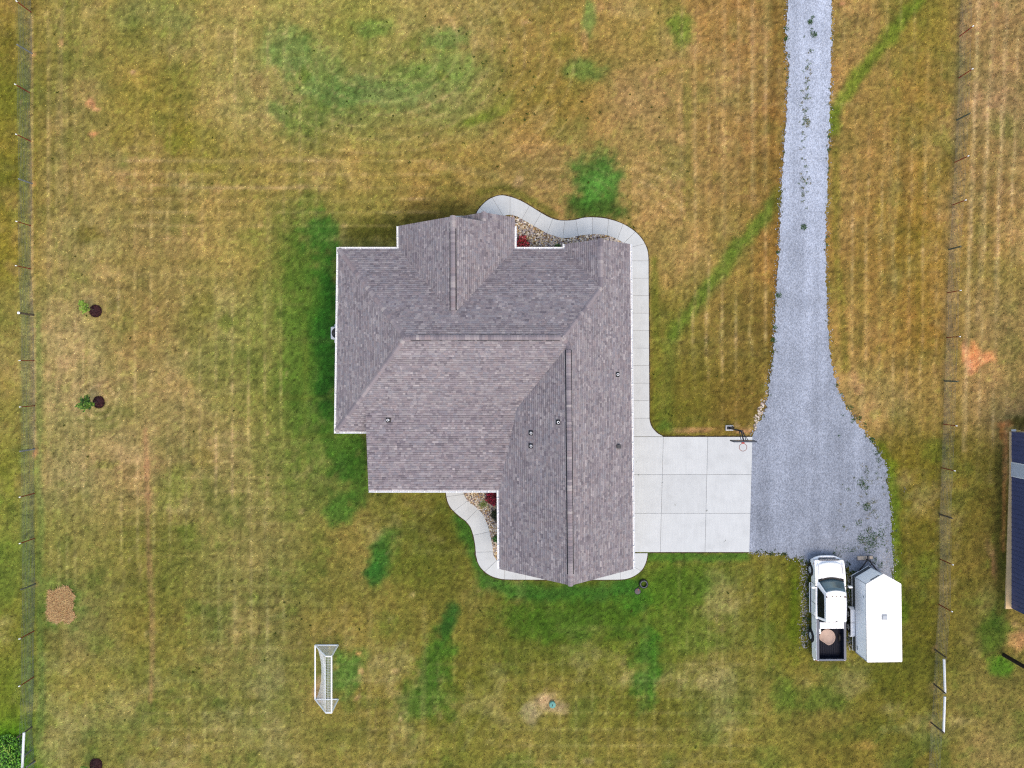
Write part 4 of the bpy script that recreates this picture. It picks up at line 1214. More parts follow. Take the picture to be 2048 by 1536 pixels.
# greenhouse
NBX = 9
def lowp(s): return Vector((0.86 * s, 2.02 - 0.19 * s * s, 1.14))
def topp(s): return Vector((0.66 * s, 1.44 - 0.15 * s * s, 1.86 + 0.04 * (1 - s * s)))
lower = [lowp(-1 + 2 * k / (NBX - 1)) for k in range(NBX)] + [Vector((0.9, 0.6, 1.13)), Vector((0.88, -0.5, 1.13)), Vector((0.8, -0.62, 1.12)), Vector((-0.8, -0.62, 1.12)), Vector((-0.88, -0.5, 1.13)), Vector((-0.9, 0.6, 1.13))]
upper = [topp(-1 + 2 * k / (NBX - 1)) for k in range(NBX)] + [Vector((0.69, 0.6, 1.88)), Vector((0.68, -0.42, 1.87)), Vector((0.62, -0.55, 1.85)), Vector((-0.62, -0.55, 1.85)), Vector((-0.68, -0.42, 1.87)), Vector((-0.69, 0.6, 1.88))]
bm = bmesh.new()
lo = [bm.verts.new(p) for p in lower]; up = [bm.verts.new(p) for p in upper]
n = len(lo)
for i in range(n): bm.faces.new((lo[i], lo[(i + 1) % n], up[(i + 1) % n], up[i]))
# crowned roof skin: rows between front and rear
mid = [bm.verts.new((x, y, 1.93 - 0.03 * abs(x) / 0.5)) for x, y in ((-0.5, 1.2), (0.0, 1.27), (0.5, 1.2), (0.52, 0.5), (0.5, -0.38), (0.0, -0.42), (-0.5, -0.38), (-0.52, 0.5))]
bm.faces.new(mid)
# stitch ring
ringu = up; 
def fan(us, ms):
    i = j = 0
    while i < len(us) - 1 or j < len(ms) - 1:
        if j == len(ms) - 1 or (i < len(us) - 1 and (i + 1) / (len(us) - 1) <= (j + 1) / (len(ms) - 1)):
            bm.faces.new((us[i], us[i + 1], ms[j])); i += 1
        else:
            bm.faces.new((us[i], ms[j + 1], ms[j])); j += 1
fan(up[0:9], mid[0:3]); fan(up[8:11], mid[2:5]); fan(up[10:14], mid[4:7]); fan(up[13:15] + [up[0]], mid[6:8] + [mid[0]])
cab = bm_obj("cab", bm, M_PAINT, T)
def wsh(u, v):
    s = (u * 2 - 1) * 0.93
    p = lowp(s).lerp(topp(s), 0.05 + 0.9 * v); return p + Vector((0, 0.014, 0.014))
grid_panel("windshield", wsh, 12, 4, M_WSHIELD, T, 0.008)
for s in (-1, 1):
    q = [(s * 0.887, 1.50, 1.19), (s * 0.905, 0.6, 1.18), (s * 0.885, -0.42, 1.18), (s * 0.715, -0.36, 1.78), (s * 0.722, 0.6, 1.80), (s * 0.735, 1.16, 1.76)]
    bm = bmesh.new(); bm.faces.new([bm.verts.new(p) for p in q])
    bmesh.ops.solidify(bm, geom=list(bm.faces), thickness=0.012)
    wdw = bm_obj("side_window", bm, M_GLASS, T)
    bm = bmesh.new(); vs = [(s * 0.912, 0.42, 1.18), (s * 0.912, 0.34, 1.18), (s * 0.73, 0.34, 1.81), (s * 0.73, 0.42, 1.81)]
    bm.faces.new([bm.verts.new(p) for p in vs]); bmesh.ops.solidify(bm, geom=list(bm.faces), thickness=0.012)
    bm_obj("window_pillar", bm, M_BLACK, wdw)
    bm = bmesh.new(); tube(bm, [(s * 0.655, 1.3, 1.905), (s * 0.675, 0.6, 1.915), (s * 0.66, -0.46, 1.895)], 0.013, 5); bm_obj("roof_drip_rail", bm, M_DARKMET, T)
bm = bmesh.new(); bm.faces.new([bm.verts.new(p) for p in ((-0.68, -0.625, 1.2), (0.68, -0.625, 1.2), (0.57, -0.572, 1.78), (-0.57, -0.572, 1.78))]); bmesh.ops.solidify(bm, geom=list(bm.faces), thickness=0.012); bm_obj("rear_window", bm, M_GLASS, T)
for x in (-0.6, -0.26, 0.0, 0.26, 0.52, 0.6):
    bm = bmesh.new(); box(bm, x - 0.025, x + 0.025, 1.06 - 0.12 * x * x, 1.15 - 0.12 * x * x, 1.885 - 0.03 * abs(x) , 1.945 - 0.03 * abs(x), 0.01); bm_obj("clearance_light", bm, mat("amber_lamp", (0.10, 0.035, 0.01), 0.3), T)
bm = bmesh.new(); box(bm, -0.06, 0.06, -0.5, -0.44, 1.87, 1.93, 0.01); bm_obj("brake_light", bm, M_BLACK, T)
# seams and handles on the doors
for s in (-1, 1):
    for ys_ in ((1.62, 0.5), (0.36, 0.48), (-0.5, 0.5)):
        bm = bmesh.new(); box(bm, s * 0.984 - 0.006, s * 0.984 + 0.006, ys_[0] - 0.012, ys_[0] + 0.012, ys_[1], 1.06); bm_obj("door_seam", bm, M_BLACK, body)
    for y in (0.55, -0.3):
        bm = bmesh.new(); box(bm, s * 0.99 - 0.02, s * 0.99 + 0.02, y - 0.1, y + 0.1, 0.97, 1.01, 0.008); bm_obj("door_handle", bm, M_CHROME, body)
    bm = bmesh.new(); box(bm, s * 1.02 - 0.075, s * 1.02 + 0.075, -0.42, 1.55, 0.38, 0.44, 0.02); bm_obj("running_board", bm, mat("pale_step", (0.5, 0.52, 0.55), 0.5), T)
    bm = bmesh.new(); box(bm, s * 1.03 - 0.03, s * 1.03 + 0.03, -0.4, 1.53, 0.441, 0.447); bm_obj("step_tread", bm, M_BLACK, T)
    # tow mirrors
    bm = bmesh.new(); tube(bm, [(s * 0.9, 1.5, 1.12), (s * 1.12, 1.52, 1.2)], 0.025, 6); arm = bm_obj("mirror_arm", bm, M_BLACK, T)
    bm = bmesh.new(); box(bm, s * 1.2 - 0.12, s * 1.2 + 0.12, 1.44, 1.56, 1.12, 1.36, 0.04); bm_obj("mirror_housing", bm, M_PAINT, arm)
    bm = bmesh.new(); box(bm, s * 1.2 - 0.09, s * 1.2 + 0.09, 1.432, 1.44, 1.15, 1.33); bm_obj("mirror_glass", bm, M_GLASS, arm)
    # lamps
    bm = bmesh.new(); box(bm, s * 0.8 - 0.15, s * 0.8 + 0.15, 3.06, 3.175, 0.72, 0.93, 0.03); bm_obj("headlight", bm, mat("lamp_lens", (0.45, 0.47, 0.5), 0.1, spec=0.6), T)
    bm = bmesh.new(); box(bm, s * 0.965 - 0.03, s * 0.965 + 0.03, 2.86, 2.98, 0.83, 0.9, 0.01); bm_obj("side_marker", bm, mat("red_lens", (0.25, 0.012, 0.01), 0.25), T)
    bm = bmesh.new(); box(bm, s * 0.9 - 0.06, s * 0.9 + 0.06, -3.34, -3.2, 0.72, 1.1, 0.02); bm_obj("taillight", bm, MATS["red_lens"], T)
bm = bmesh.new(); box(bm, -0.62, 0.62, 3.13, 3.19, 0.68, 0.94, 0.02); gr_ = bm_obj("grille", bm, M_BLACK, T)
for zz in (0.75, 0.82, 0.89):
    bm = bmesh.new(); box(bm, -0.6, 0.6, 3.185, 3.2, zz - 0.012, zz + 0.012); bm_obj("grille_bar", bm, M_CHROME, gr_)
def bumper(u, v):
    s = u * 2 - 1
    return (s * 1.0, 3.36 - 0.3 * abs(s) ** 3 - 0.16 * v, 0.62 + 0.05 * v)
bm = bmesh.new()
rows_ = []
for k in range(13):
    s = -1 + k / 6
    yf = 3.34 - 0.26 * abs(s) ** 3
    rows_.append([bm.verts.new((s, yf - a, z)) for a, z in ((0.0, 0.42), (-0.02, 0.5), (-0.02, 0.6), (0.02, 0.645), (0.2, 0.65), (0.2, 0.42))])
for k in range(12):
    for j in range(6):
        bm.faces.new((rows_[k][j], rows_[k + 1][j], rows_[k + 1][(j + 1) % 6], rows_[k][(j + 1) % 6]))
bm.faces.new(rows_[0]); bm.faces.new(rows_[-1][::-1])
bmp = bm_obj("front_bumper", bm, M_PAINT, T)
bm = bmesh.new(); box(bm, -0.55, 0.55, 3.17, 3.25, 0.652, 0.66); bm_obj("bumper_step_pad", bm, M_BLACK, bmp)
bm = bmesh.new(); box(bm, -0.92, 0.92, -3.5, -3.34, 0.45, 0.62, 0.03); bm_obj("rear_bumper", bm, M_CHROME, T)
# bed
for s in (-1, 1):
    pr = [(-0.64, 0.45), (-0.64, 1.16), (-3.28, 1.16), (-3.3, 1.0), (-3.3, 0.48)] + arch(RW, 0.47, 0.45)[::-1]
    bm = bmesh.new(); prism(bm, pr, min(s * 0.84, s * 0.975), max(s * 0.84, s * 0.975), axis='x', bev=0.03, seg=2)
    side = bm_obj("bed_side", bm, M_PAINT, T)
    bm = bmesh.new(); box(bm, min(s * .80, s * .955), max(s * .80, s * .955), -3.27, -0.64, 1.165, 1.19, 0.008); bm_obj("bed_rail_cap", bm, mat("grey_rail_plastic", (0.11, 0.12, 0.15), 0.5), side)
    bm = bmesh.new(); lathe(bm, [(0.0, -0.12), (0.43, -0.12), (0.43, 0.0), (0.40, 0.1), (0.0, 0.1)], 24, (s * 0.75, RW, 0.42), axis='x'); bm_obj("wheel_well", bm, M_BLACK, T)
    bm = bmesh.new(); lathe(bm, [(0.0, -0.1), (0.45, -0.1), (0.45, 0.1), (0.0, 0.1)], 20, (s * 0.80, FW, 0.40), axis='x'); bm_obj("wheel_well", bm, M_BLACK, T)
bm = bmesh.new(); box(bm, -0.84, 0.84, -3.2, -0.64, 0.66, 0.72); bed = bm_obj("bed_floor", bm, mat("bed_liner", (0.009, 0.011, 0.02), 0.6, vary=0.3, spec=0.12), T)
for k in range(13):
    x = -0.72 + k * 0.12
    bm = bmesh.new(); box(bm, x - 0.03, x + 0.03, -3.18, -0.66, 0.718, 0.742, 0.008, 1); bm_obj("bed_rib", bm, MATS["bed_liner"], bed)
bm = bmesh.new(); box(bm, -0.84, 0.84, -0.68, -0.63, 0.7, 1.16); bm_obj("bed_front_wall", bm, MATS["bed_liner"], T)
for s in (-1, 1):
    bm = bmesh.new(); box(bm, min(s * .82, s * .839), max(s * .82, s * .839), -3.2, -0.69, 0.72, 1.16); bm_obj("bed_liner_side", bm, MATS["bed_liner"], T)
bm = bmesh.new(); box(bm, -0.9, 0.9, -3.32, -3.2, 0.62, 1.17, 0.03); tg = bm_obj("tailgate", bm, M_PAINT, T)
bm = bmesh.new(); box(bm, -0.84, 0.84, -3.31, -3.205, 1.172, 1.19, 0.006); bm_obj("tailgate_cap", bm, MATS["grey_rail_plastic"], tg)
bm = bmesh.new(); box(bm, -0.8, 0.8, -3.2, -3.185, 0.72, 1.15); bm_obj("tailgate_liner", bm, MATS["bed_liner"], tg)
def wheel(x, y, s, parent, R=0.40, W=0.24, rimr=0.24):
    bm = bmesh.new()
    lathe(bm, [(rimr, -W / 2), (R - 0.05, -W / 2), (R, -W / 2 + 0.05), (R, W / 2 - 0.05), (R - 0.05, W / 2), (rimr, W / 2)], 28, (0, 0, 0), axis='x', closed=True)
    w = bm_obj("wheel", bm, M_RUBBER, parent, True); w.location = (x, y, R)
    bm = bmesh.new()
    lathe(bm, [(rimr + 0.005, -W / 2 + 0.02), (rimr + 0.01, W / 2 - 0.03), (rimr - 0.02, W / 2 - 0.02), (rimr - 0.05, W / 2 - 0.09), (0.0, W / 2 - 0.10)] if s > 0 else
          [(rimr + 0.005, W / 2 - 0.02), (rimr + 0.01, -W / 2 + 0.03), (rimr - 0.02, -W / 2 + 0.02), (rimr - 0.05, -W / 2 + 0.09), (0.0, -W / 2 + 0.10)], 24, axis='x')
    bm_obj("rim", bm, M_GREYMET, w, True)
    for k in range(6):
        a = math.pi * 2 * k / 6
        bm = bmesh.new()
        tube(bm, [(s * (W / 2 - 0.05), 0.05 * math.cos(a), 0.05 * math.sin(a)), (s * (W / 2 - 0.035), (rimr - 0.02) * math.cos(a), (rimr - 0.02) * math.sin(a))], 0.03, 6)
        bm_obj("spoke", bm, M_CHROME, w)
    return w
for y in (FW, RW):
    for s in (-1, 1): wheel(s * 0.93, y, s, T)
bm = bmesh.new(); box(bm, -0.75, 0.75, -3.1, 3.0, 0.34, 0.5); bm_obj("chassis", bm, M_BLACK, T)
bm = bmesh.new(); tube(bm, [(-0.87, -2.62, 0.95), (-0.99, -2.62, 0.95)], 0.09, 10); bm_obj("fuel_door", bm, M_PAINT, T)
# things in the bed
bx0, by0 = 20.68, -15.6
bm = bmesh.new(); box(bm, -0.76, 0.76, -0.19, 0.19, 0.0, 0.5, 0.02)
tb = empty("truck_toolbox", (bx0, by0 - 0.98, 0.743), math.radians(0.4)); tag(tb, "long white toolbox across the truck bed behind the cab", "toolbox")
bm_obj("box", bm, M_PAINT, tb)
bm = bmesh.new(); box(bm, -0.78, 0.78, -0.2, 0.2, 0.5, 0.53, 0.012); lid = bm_obj("lid", bm, M_PAINT, tb)
bm = bmesh.new(); box(bm, -0.06, 0.06, -0.215, -0.2, 0.42, 0.52, 0.005); bm_obj("latch", bm, M_DARKMET, lid)
bk = empty("white_jug", (bx0 - 0.69, by0 - 1.46, 0.743)); tag(bk, "small white jug wedged beside the toolbox in the truck bed", "jug")
bm = bmesh.new(); box(bm, -0.1, 0.1, -0.16, 0.16, 0, 0.3, 0.04, 3); bm_obj("body", bm, M_WHITE, bk)
bm = bmesh.new(); lathe(bm, [(0.03, 0.3), (0.03, 0.35), (0.0, 0.36)], 12, (0, -0.08, 0)); bm_obj("cap", bm, M_WHITE, bk)
tubm = mat("tan_plastic", alb(206, 176, 160), 0.6, vary=0.12, scale=5)
tu = empty("round_tub", (bx0 - 0.16, by0 - 1.86, 0.743), 0.2); tag(tu, "round shallow tan tub lying in the truck bed", "tub")
bm = bmesh.new()
nt_ = 40; ringA = []
prof_t = [(0.30, 0.0), (0.46, 0.16), (0.52, 0.2), (0.525, 0.225), (0.50, 0.225), (0.47, 0.19), (0.30, 0.10), (0.0, 0.08)]
def cut(a, r):
    d = math.cos(a - 3.95)
    return min(r, 0.40 * r / 0.52 / d) if d > 0.3 else r
rings = [[bm.verts.new((cut(2 * math.pi * k / nt_, r) * math.cos(2 * math.pi * k / nt_), cut(2 * math.pi * k / nt_, r) * math.sin(2 * math.pi * k / nt_), h)) for k in range(nt_)] for r, h in prof_t[:-1]]
for i in range(len(rings) - 1):
    for k in range(nt_): bm.faces.new((rings[i][k], rings[i][(k + 1) % nt_], rings[i + 1][(k + 1) % nt_], rings[i + 1][k]))
bm.faces.new(rings[0][::-1]); bm.faces.new(rings[-1])
bm_obj("bowl", bm, tubm, tu, True)
bm = bmesh.new(); tube(bm, [(-0.36, -0.30, 0.236), (-0.30, -0.40, 0.236)], 0.02, 6); bm_obj("handle_slot", bm, M_BLACK, tu)

# ------------------------------------------------------------------ enclosed trailer
TR = empty("cargo_trailer", (23.5, -15.8, 0), math.radians(0.7)); tag(TR, "white enclosed cargo trailer with pointed nose next to the truck", "trailer")
W2 = 1.075
foot = [(-W2, -2.68), (W2, -2.68), (W2, 2.2), (0.0, 2.82), (-W2, 2.2)]
def scaled(f, d): return [(x + (d if x > 0 else -d if x < 0 else 0), y + (d if y > 0 else -d)) for x, y in f]
bm = bmesh.new(); prism(bm, foot, 0.78, 2.27, bev=0.015, seg=2); bm_obj("wall", bm, M_ALU, TR)
bm = bmesh.new(); prism(bm, scaled(foot, 0.012), 0.44, 0.80); bm_obj("stone_guard", bm, mat("dark_tread_plate", (0.10, 0.115, 0.13), 0.4, metal=0.5, vary=0.25, scale=20), TR)
bm = bmesh.new(); prism(bm, scaled(foot, 0.03), 0.40, 0.45); bm_obj("frame_rail", bm, M_WHITE, TR)
bm = bmesh.new()
prism(bm, scaled(foot, 0.018), 2.265, 2.295, bev=0.01); rf = bm_obj("roof", bm, mat("white_trailer_roof", (0.82, 0.83, 0.84), 0.35, vary=0.02), TR)
for (a, b_) in zip(foot, foot[1:] + foot[:1]):
    d = Vector((b_[0] - a[0], b_[1] - a[1])); n_ = Vector((d.y, -d.x)).normalized()
    bm = bmesh.new(); q = [Vector(a) + n_ * 0.02, Vector(b_) + n_ * 0.02, Vector(b_) + n_ * 0.035, Vector(a) + n_ * 0.035]
    prism(bm, [tuple(v) for v in q], 2.19, 2.30); bm_obj("roof_trim", bm, M_CHROME, TR)
for x, y in foot[2:] + foot[:2]:
    bm = bmesh.new(); tube(bm, [(x * 1.012, y * 1.005, 0.78), (x * 1.012, y * 1.005, 2.2)], 0.02, 6); bm_obj("corner_trim", bm, M_GREYMET, TR)
bm = bmesh.new(); box(bm, -0.17, 0.17, -0.33, 0.0, 2.294, 2.34, 0.02)
v_ = bm_obj("roof_vent", bm, M_GREYMET, rf); v_.location = (0.02, 0.3, 0)
bm = bmesh.new(); box(bm, -0.13, 0.13, -0.29, -0.04, 2.34, 2.365, 0.015); v2 = bm_obj("vent_lid", bm, mat("grey_vent_lid", (0.36, 0.39, 0.42), 0.5), v_)
for s in (-1, 1):
    bm = bmesh.new(); pr = [(-1.75, 0.40), (-1.75, 0.62), (-1.6, 0.76), (0.05, 0.76), (0.2, 0.62), (0.2, 0.40)] + [(0.12, 0.40), (0.12, 0.60), (0.02, 0.70), (-1.57, 0.70), (-1.67, 0.60), (-1.67, 0.40)]
    prism(bm, pr, min(s * 1.09, s * 1.36), max(s * 1.09, s * 1.36), axis='x'); fd = bm_obj("fender", bm, mat("pale_fender", (0.8, 0.8, 0.8), 0.5), TR)
    for xx in (1.14, 1.2, 1.26):
        bm = bmesh.new(); box(bm, s * xx - 0.01, s * xx + 0.01, -1.58, 0.03, 0.76, 0.768); bm_obj("fender_rib", bm, M_ALU, fd)
    bm = bmesh.new(); box(bm, min(s * 1.09, s * 1.36), max(s * 1.09, s * 1.36), -0.80, -0.775, 0.761, 0.77); bm_obj("fender_joint", bm, M_BLACK, fd)
    for y in (-1.22, -0.35):
        wheel(s * 1.24, y, s, TR, 0.33, 0.2, 0.2)
    for y in (1.3,):
        bm = bmesh.new(); box(bm, s * 1.085 - 0.012, s * 1.085 + 0.012, y - 0.07, y + 0.07, 1.85, 1.95, 0.008); bm_obj("side_vent", bm, M_GREYMET, TR)
    bm = bmesh.new(); box(bm, s * 1.085 - 0.008, s * 1.085 + 0.008, -2.45, -2.2, 0.95, 1.08, 0.004); bm_obj("marker_lamp", bm, M_GREYMET, TR)
bm = bmesh.new(); tube(bm, [(-0.75, 2.42, 2.1), (-0.45, 2.60, 2.12), (-0.22, 2.74, 2.14)], 0.02, 6); bm_obj("grab_bar", bm, M_BLACK, TR)
for s in (-1, 1):
    bm = bmesh.new(); tube(bm, [(s * 0.75, 2.3, 0.4), (0.0, 3.28, 0.42)], 0.045, 6); bm_obj("drawbar", bm, M_BLACK, TR)
bm = bmesh.new(); box(bm, -0.06, 0.06, 3.2, 3.5, 0.38, 0.5, 0.02); bm_obj("coupler", bm, M_DARKMET, TR)
bm = bmesh.new(); tube(bm, [(0, 3.2, 0.04), (0, 3.2, 0.85)], 0.035, 8); jk = bm_obj("jack", bm, M_DARKMET, TR)
bm = bmesh.new(); tube(bm, [(0, 3.2, 0.83), (0.2, 3.14, 0.83), (0.22, 3.05, 0.83)], 0.015, 6); bm_obj("jack_handle", bm, M_BLACK, jk)
bm = bmesh.new(); box(bm, -0.12, 0.12, 3.1, 3.3, 0.0, 0.05); bm_obj("jack_foot", bm, M_DARKMET, jk)
bm = bmesh.new(); tube(bm, [(0.05, 3.3, 0.4), (0.25, 3.2, 0.25), (0.3, 2.9, 0.3), (0.1, 2.85, 0.42)], 0.018, 6); bm_obj("safety_chain", bm, M_BLACK, TR)
for s in (-1, 1):
    bm = bmesh.new(); box(bm, min(s * 0.01, s * 1.05), max(s * 0.01, s * 1.05), -2.71, -2.685, 0.5, 2.2, 0.008); bm_obj("rear_door", bm, M_ALU, TR)
wb = empty("wood_block", P(1721, 1115) + (0.0,), 0.05); tag(wb, "pale timber block lying on the gravel at the trailer hitch", "block")
bm = bmesh.new(); box(bm, -0.26, 0.26, -0.12, 0.12, 0.03, 0.17, 0.01); bm_obj("timber", bm, mat("pale_timber", alb(206, 188, 172), 0.8, vary=0.2, scale=14), wb)
bm = bmesh.new(); box(bm, 0.28, 0.75, -0.10, 0.10, 0.03, 0.12, 0.01); bm_obj("timber", bm, MATS["pale_timber"], wb)

# ------------------------------------------------------------------ basketball hoop
bh = empty("basketball_hoop", (14.32, -4.0, 0)); tag(bh, "portable basketball hoop standing at the corner of the driveway", "basketball hoop")
bm = bmesh.new(); box(bm, -0.26, 0.26, -0.1, 0.28, 0.0, 0.16, 0.05, 3); base = bm_obj("base", bm, mat("grey_tank", (0.42, 0.41, 0.4), 0.6, vary=0.3), bh); base.location = (0.1, 0.0, 0)
bm = bmesh.new(); box(bm, -0.18, 0.3, -0.02, 0.16, 0.162, 0.2, 0.02, 2); bb = bm_obj("base_cover", bm, M_BLACK, bh); bb.location = (0.1, 0.02, 0)
navy = mat("dark_navy_metal", (0.022, 0.034, 0.055), 0.4, metal=0.3, vary=0.2)
bm = bmesh.new(); box(bm, 0.06, 0.16, 0.04, 0.14, 0.16, 2.55, 0.012); bm_obj("pole", bm, navy, bh)
bm = bmesh.new(); tube(bm, [(0.3, 0.2, 0.16), (0.12, 0.1, 1.1)], 0.025, 6); bm_obj("pole_brace", bm, navy, bh)
for s in (-1, 1):
    for z0, z1 in ((2.55, 3.35), (2.2, 2.95)):
        bm = bmesh.new(); tube(bm, [(0.11 + s * 0.06, 0.15, z0), (0.02 + s * 0.09, -0.42, z1)], 0.025, 6); bm_obj("lift_arm", bm, navy, bh)
bm = bmesh.new(); tube(bm, [(0.16, 0.1, 2.2), (0.3, -0.2, 2.6), (0.38, -0.42, 2.9)], 0.022, 6); bm_obj("lift_handle", bm, navy, bh)
bm = bmesh.new(); box(bm, -0.69, 0.69, -0.485, -0.44, 2.78, 3.55, 0.012); bd = bm_obj("backboard", bm, mat("clear_backboard", (0.30, 0.33, 0.36), 0.2, vary=0.05), bh)
for args in ((-0.71, 0.71, -0.50, -0.425, 3.53, 3.575), (-0.71, 0.71, -0.50, -0.425, 2.755, 2.80), (-0.715, -0.67, -0.50, -0.425, 2.76, 3.57), (0.67, 0.715, -0.50, -0.425, 2.76, 3.57)):
    bm = bmesh.new(); box(bm, *args, 0.006); bm_obj("frame", bm, navy, bd)
orange = mat("orange_rim_paint", alb(206, 74, 70), 0.5)
bm = bmesh.new()
nn = 32
tube(bm, [(0.02 + 0.235 * math.cos(2 * math.pi * k / nn), -0.86 + 0.235 * math.sin(2 * math.pi * k / nn), 3.05) for k in range(nn + 1)], 0.017, 6)
rim = bm_obj("rim", bm, mat("rim_bar", alb(150, 84, 74), 0.5), bh)
bm = bmesh.new(); box(bm, -0.07, 0.11, -0.63, -0.487, 3.0, 3.07, 0.01); bm_obj("rim_bracket", bm, orange, rim)

# ------------------------------------------------------------------ soccer goal
sg = empty("soccer_goal", (-11.55, -20.14, 0)); tag(sg, "white soccer goal with net standing on the lower lawn", "soccer goal")
gw2, gh = 1.80, 1.83
def bar(name, pts, r=0.045):
    bm = bmesh.new(); tube(bm, pts, r, 8); return bm_obj(name, bm, M_WHITE, sg)
bar("crossbar", [(0.03, -gw2, gh), (0.03, gw2, gh)], 0.05)
for s in (-1, 1):
    bar("goalpost", [(0, s * gw2, 0.04), (0.03, s * gw2, gh)], 0.05)
    bar("side_base", [(0, s * gw2, 0.045), (-1.52, s * gw2, 0.045)])
    bar("top_stay", [(0.03, s * gw2, gh), (-0.33, s * gw2, gh)])
    bar("back_stay", [(-0.33, s * gw2, gh), (-1.52, s * gw2, 0.045)])
bar("back_base", [(-1.52, -gw2, 0.05), (-1.52, gw2, 0.05)], 0.05)
bm = bmesh.new()
def strand(a, b_, r=0.0075):
    a, b_ = Vector(a), Vector(b_); d = (b_ - a).normalized()
    u = d.cross(Vector((0.3, 0.5, 0.8))).normalized() * r; v = d.cross(u).normalized() * r
    A = [bm.verts.new(a + k) for k in (u, -0.5 * u + 0.87 * v, -0.5 * u - 0.87 * v)]; B = [bm.verts.new(b_ + k) for k in (u, -0.5 * u + 0.87 * v, -0.5 * u - 0.87 * v)]
    for k in range(3): bm.faces.new((A[k], A[(k + 1) % 3], B[(k + 1) % 3], B[k]))
def net_pt(u, t):    # u across 0..1, t down the back 0..1
    y = -gw2 + 2 * gw2 * u
    sag = math.sin(math.pi * u) ** 0.6
    if t < 0.18:
        k = t / 0.18; return Vector((-0.33 * k, y, gh - 0.06 * sag * math.sin(math.pi * k)))
    k = (t - 0.18) / 0.82
    x = -0.33 - 1.19 * k + sag * (0.42 * k ** 1.2 + 0.05 * math.sin(math.pi * k)); return Vector((x, y, gh * (1 - k) + 0.04 - 0.12 * sag * math.sin(math.pi * k)))
NU, NV = 34, 22
for i in range(NU + 1):
    for j in range(NV):
        strand(net_pt(i / NU, j / NV), net_pt(i / NU, (j + 1) / NV))
        if i < NU: strand(net_pt(i / NU, (j + 1) / NV), net_pt((i + 1) / NU, (j + 1) / NV))
for s in (-1, 1):
    for k in range(1, 15):
        x = -1.52 * k / 15; zt = gh if x > -0.33 else gh * (1 - (-0.33 - x) / 1.19)
        strand((x, s * gw2, 0.05), (x, s * gw2, max(0.06, zt)))
    for k in range(1, 15):
        z = gh * k / 15; xb = -0.33 - 1.19 * (1 - z / gh)
        strand((0, s * gw2, z), (xb, s * gw2, z))
nt_o = bm_obj("net", bm, M_WHITE, sg); tag(nt_o, kind="stuff")

# ------------------------------------------------------------------ fences
def fence(name, posts, label, rails, side, wire_top=1.18):
    root = empty(name); tag(root, label, "fence")
    pts = []
    for kind, bx_, by_ in posts:
        x, y = P(bx_, by_)
        pts.append((x, y))
        lean = (random.uniform(-0.03, 0.03), random.uniform(-0.03, 0.03))
        if kind == 'T':
            h = 1.42
            bm = bmesh.new()
            prism(bm, [(x - .03, y - .008), (x + .03, y - .008), (x + .03, y + .004), (x + .008, y + .004), (x + .008, y + .04), (x - .008, y + .04), (x - .008, y + .004), (x - .03, y + .004)], -0.1, h - 0.11)
            po = bm_obj("metal_post", bm, M_RED, root)
            bm = bmesh.new(); box(bm, x - .032, x + .032, y - .012, y + .042, h - 0.11, h, 0.004); bm_obj("white_tip", bm, M_WHITE, po)
        else:
            m = {'W': M_WOOD, 'S': M_WOODG, 'D': mat("dark_green_post", alb(92, 98, 82), 0.85, vary=0.3), 'C': M_WOOD}[kind]
            r = 0.055 if kind != 'C' else 0.075; h = 1.30
            bm = bmesh.new(); tube(bm, [(x, y, -0.1), (x + lean[0], y + lean[1], h * 0.5), (x + 2 * lean[0], y + 2 * lean[1], h)], r, 9, r * 0.9)
            po = bm_obj("timber_post", bm, m, root)
            if kind == 'C':
                bm = bmesh.new(); lathe(bm, [(0.085, h), (0.085, h + 0.05), (0.05, h + 0.08), (0.0, h + 0.085)], 12, (x + 2 * lean[0], y + 2 * lean[1], 0)); bm_obj("post_cap", bm, M_WHITE, po)
    # wires
    bm = bmesh.new()
    ext = [(2 * pts[0][0] - pts[1][0], 2 * pts[0][1] - pts[1][1])] + pts + [(2 * pts[-1][0] - pts[-2][0], 2 * pts[-1][1] - pts[-2][1])]
    zs = [0.04, 0.12, 0.20, 0.29, 0.39, 0.50, 0.63, 0.77, 0.92, 1.06, wire_top]
    def w3(a, b_, r=0.0045):
        a, b_ = Vector(a), Vector(b_); d = (b_ - a).normalized()
        u = d.cross(Vector((0.31, 0.2, 0.93))).normalized() * r if abs(d.z) < 0.8 else Vector((1, 0, 0)) * r
        v = d.cross(u).normalized() * r
        A = [bm.verts.new(a + k) for k in (u, v, -u, -v)]; B = [bm.verts.new(b_ + k) for k in (u, v, -u, -v)]
        for k in range(4): bm.faces.new((A[k], A[(k + 1) % 4], B[(k + 1) % 4], B[k]))
    for i in range(len(ext) - 1):
        a, b_ = ext[i], ext[i + 1]
        for z in zs:
            m_ = ((a[0] + b_[0]) / 2 + random.uniform(-.02, .02), (a[1] + b_[1]) / 2, z + random.uniform(-.01, .01))
            w3((*a, z), m_); w3(m_, (*b_, z))
        L = math.hypot(b_[0] - a[0], b_[1] - a[1]); k = max(2, int(L / 0.2))
        for j in range(k):
            t = j / k; w3((a[0] + (b_[0] - a[0]) * t, a[1] + (b_[1] - a[1]) * t, 0.03), (a[0] + (b_[0] - a[0]) * t, a[1] + (b_[1] - a[1]) * t, wire_top), 0.0032)
    wo = bm_obj("wire_mesh", bm, M_WIRE, root); tag(wo, kind="stuff")
    for (a, b_, z) in rails:
        a, b_ = P(*a, z), P(*b_, z)
        bm = bmesh.new(); tube(bm, [(*a, z), (*b_, z)], 0.075, 10); bm_obj("brace_rail", bm, mat("white_pvc_rail", (0.62, 0.64, 0.66), 0.5, vary=0.08), root)
    return root
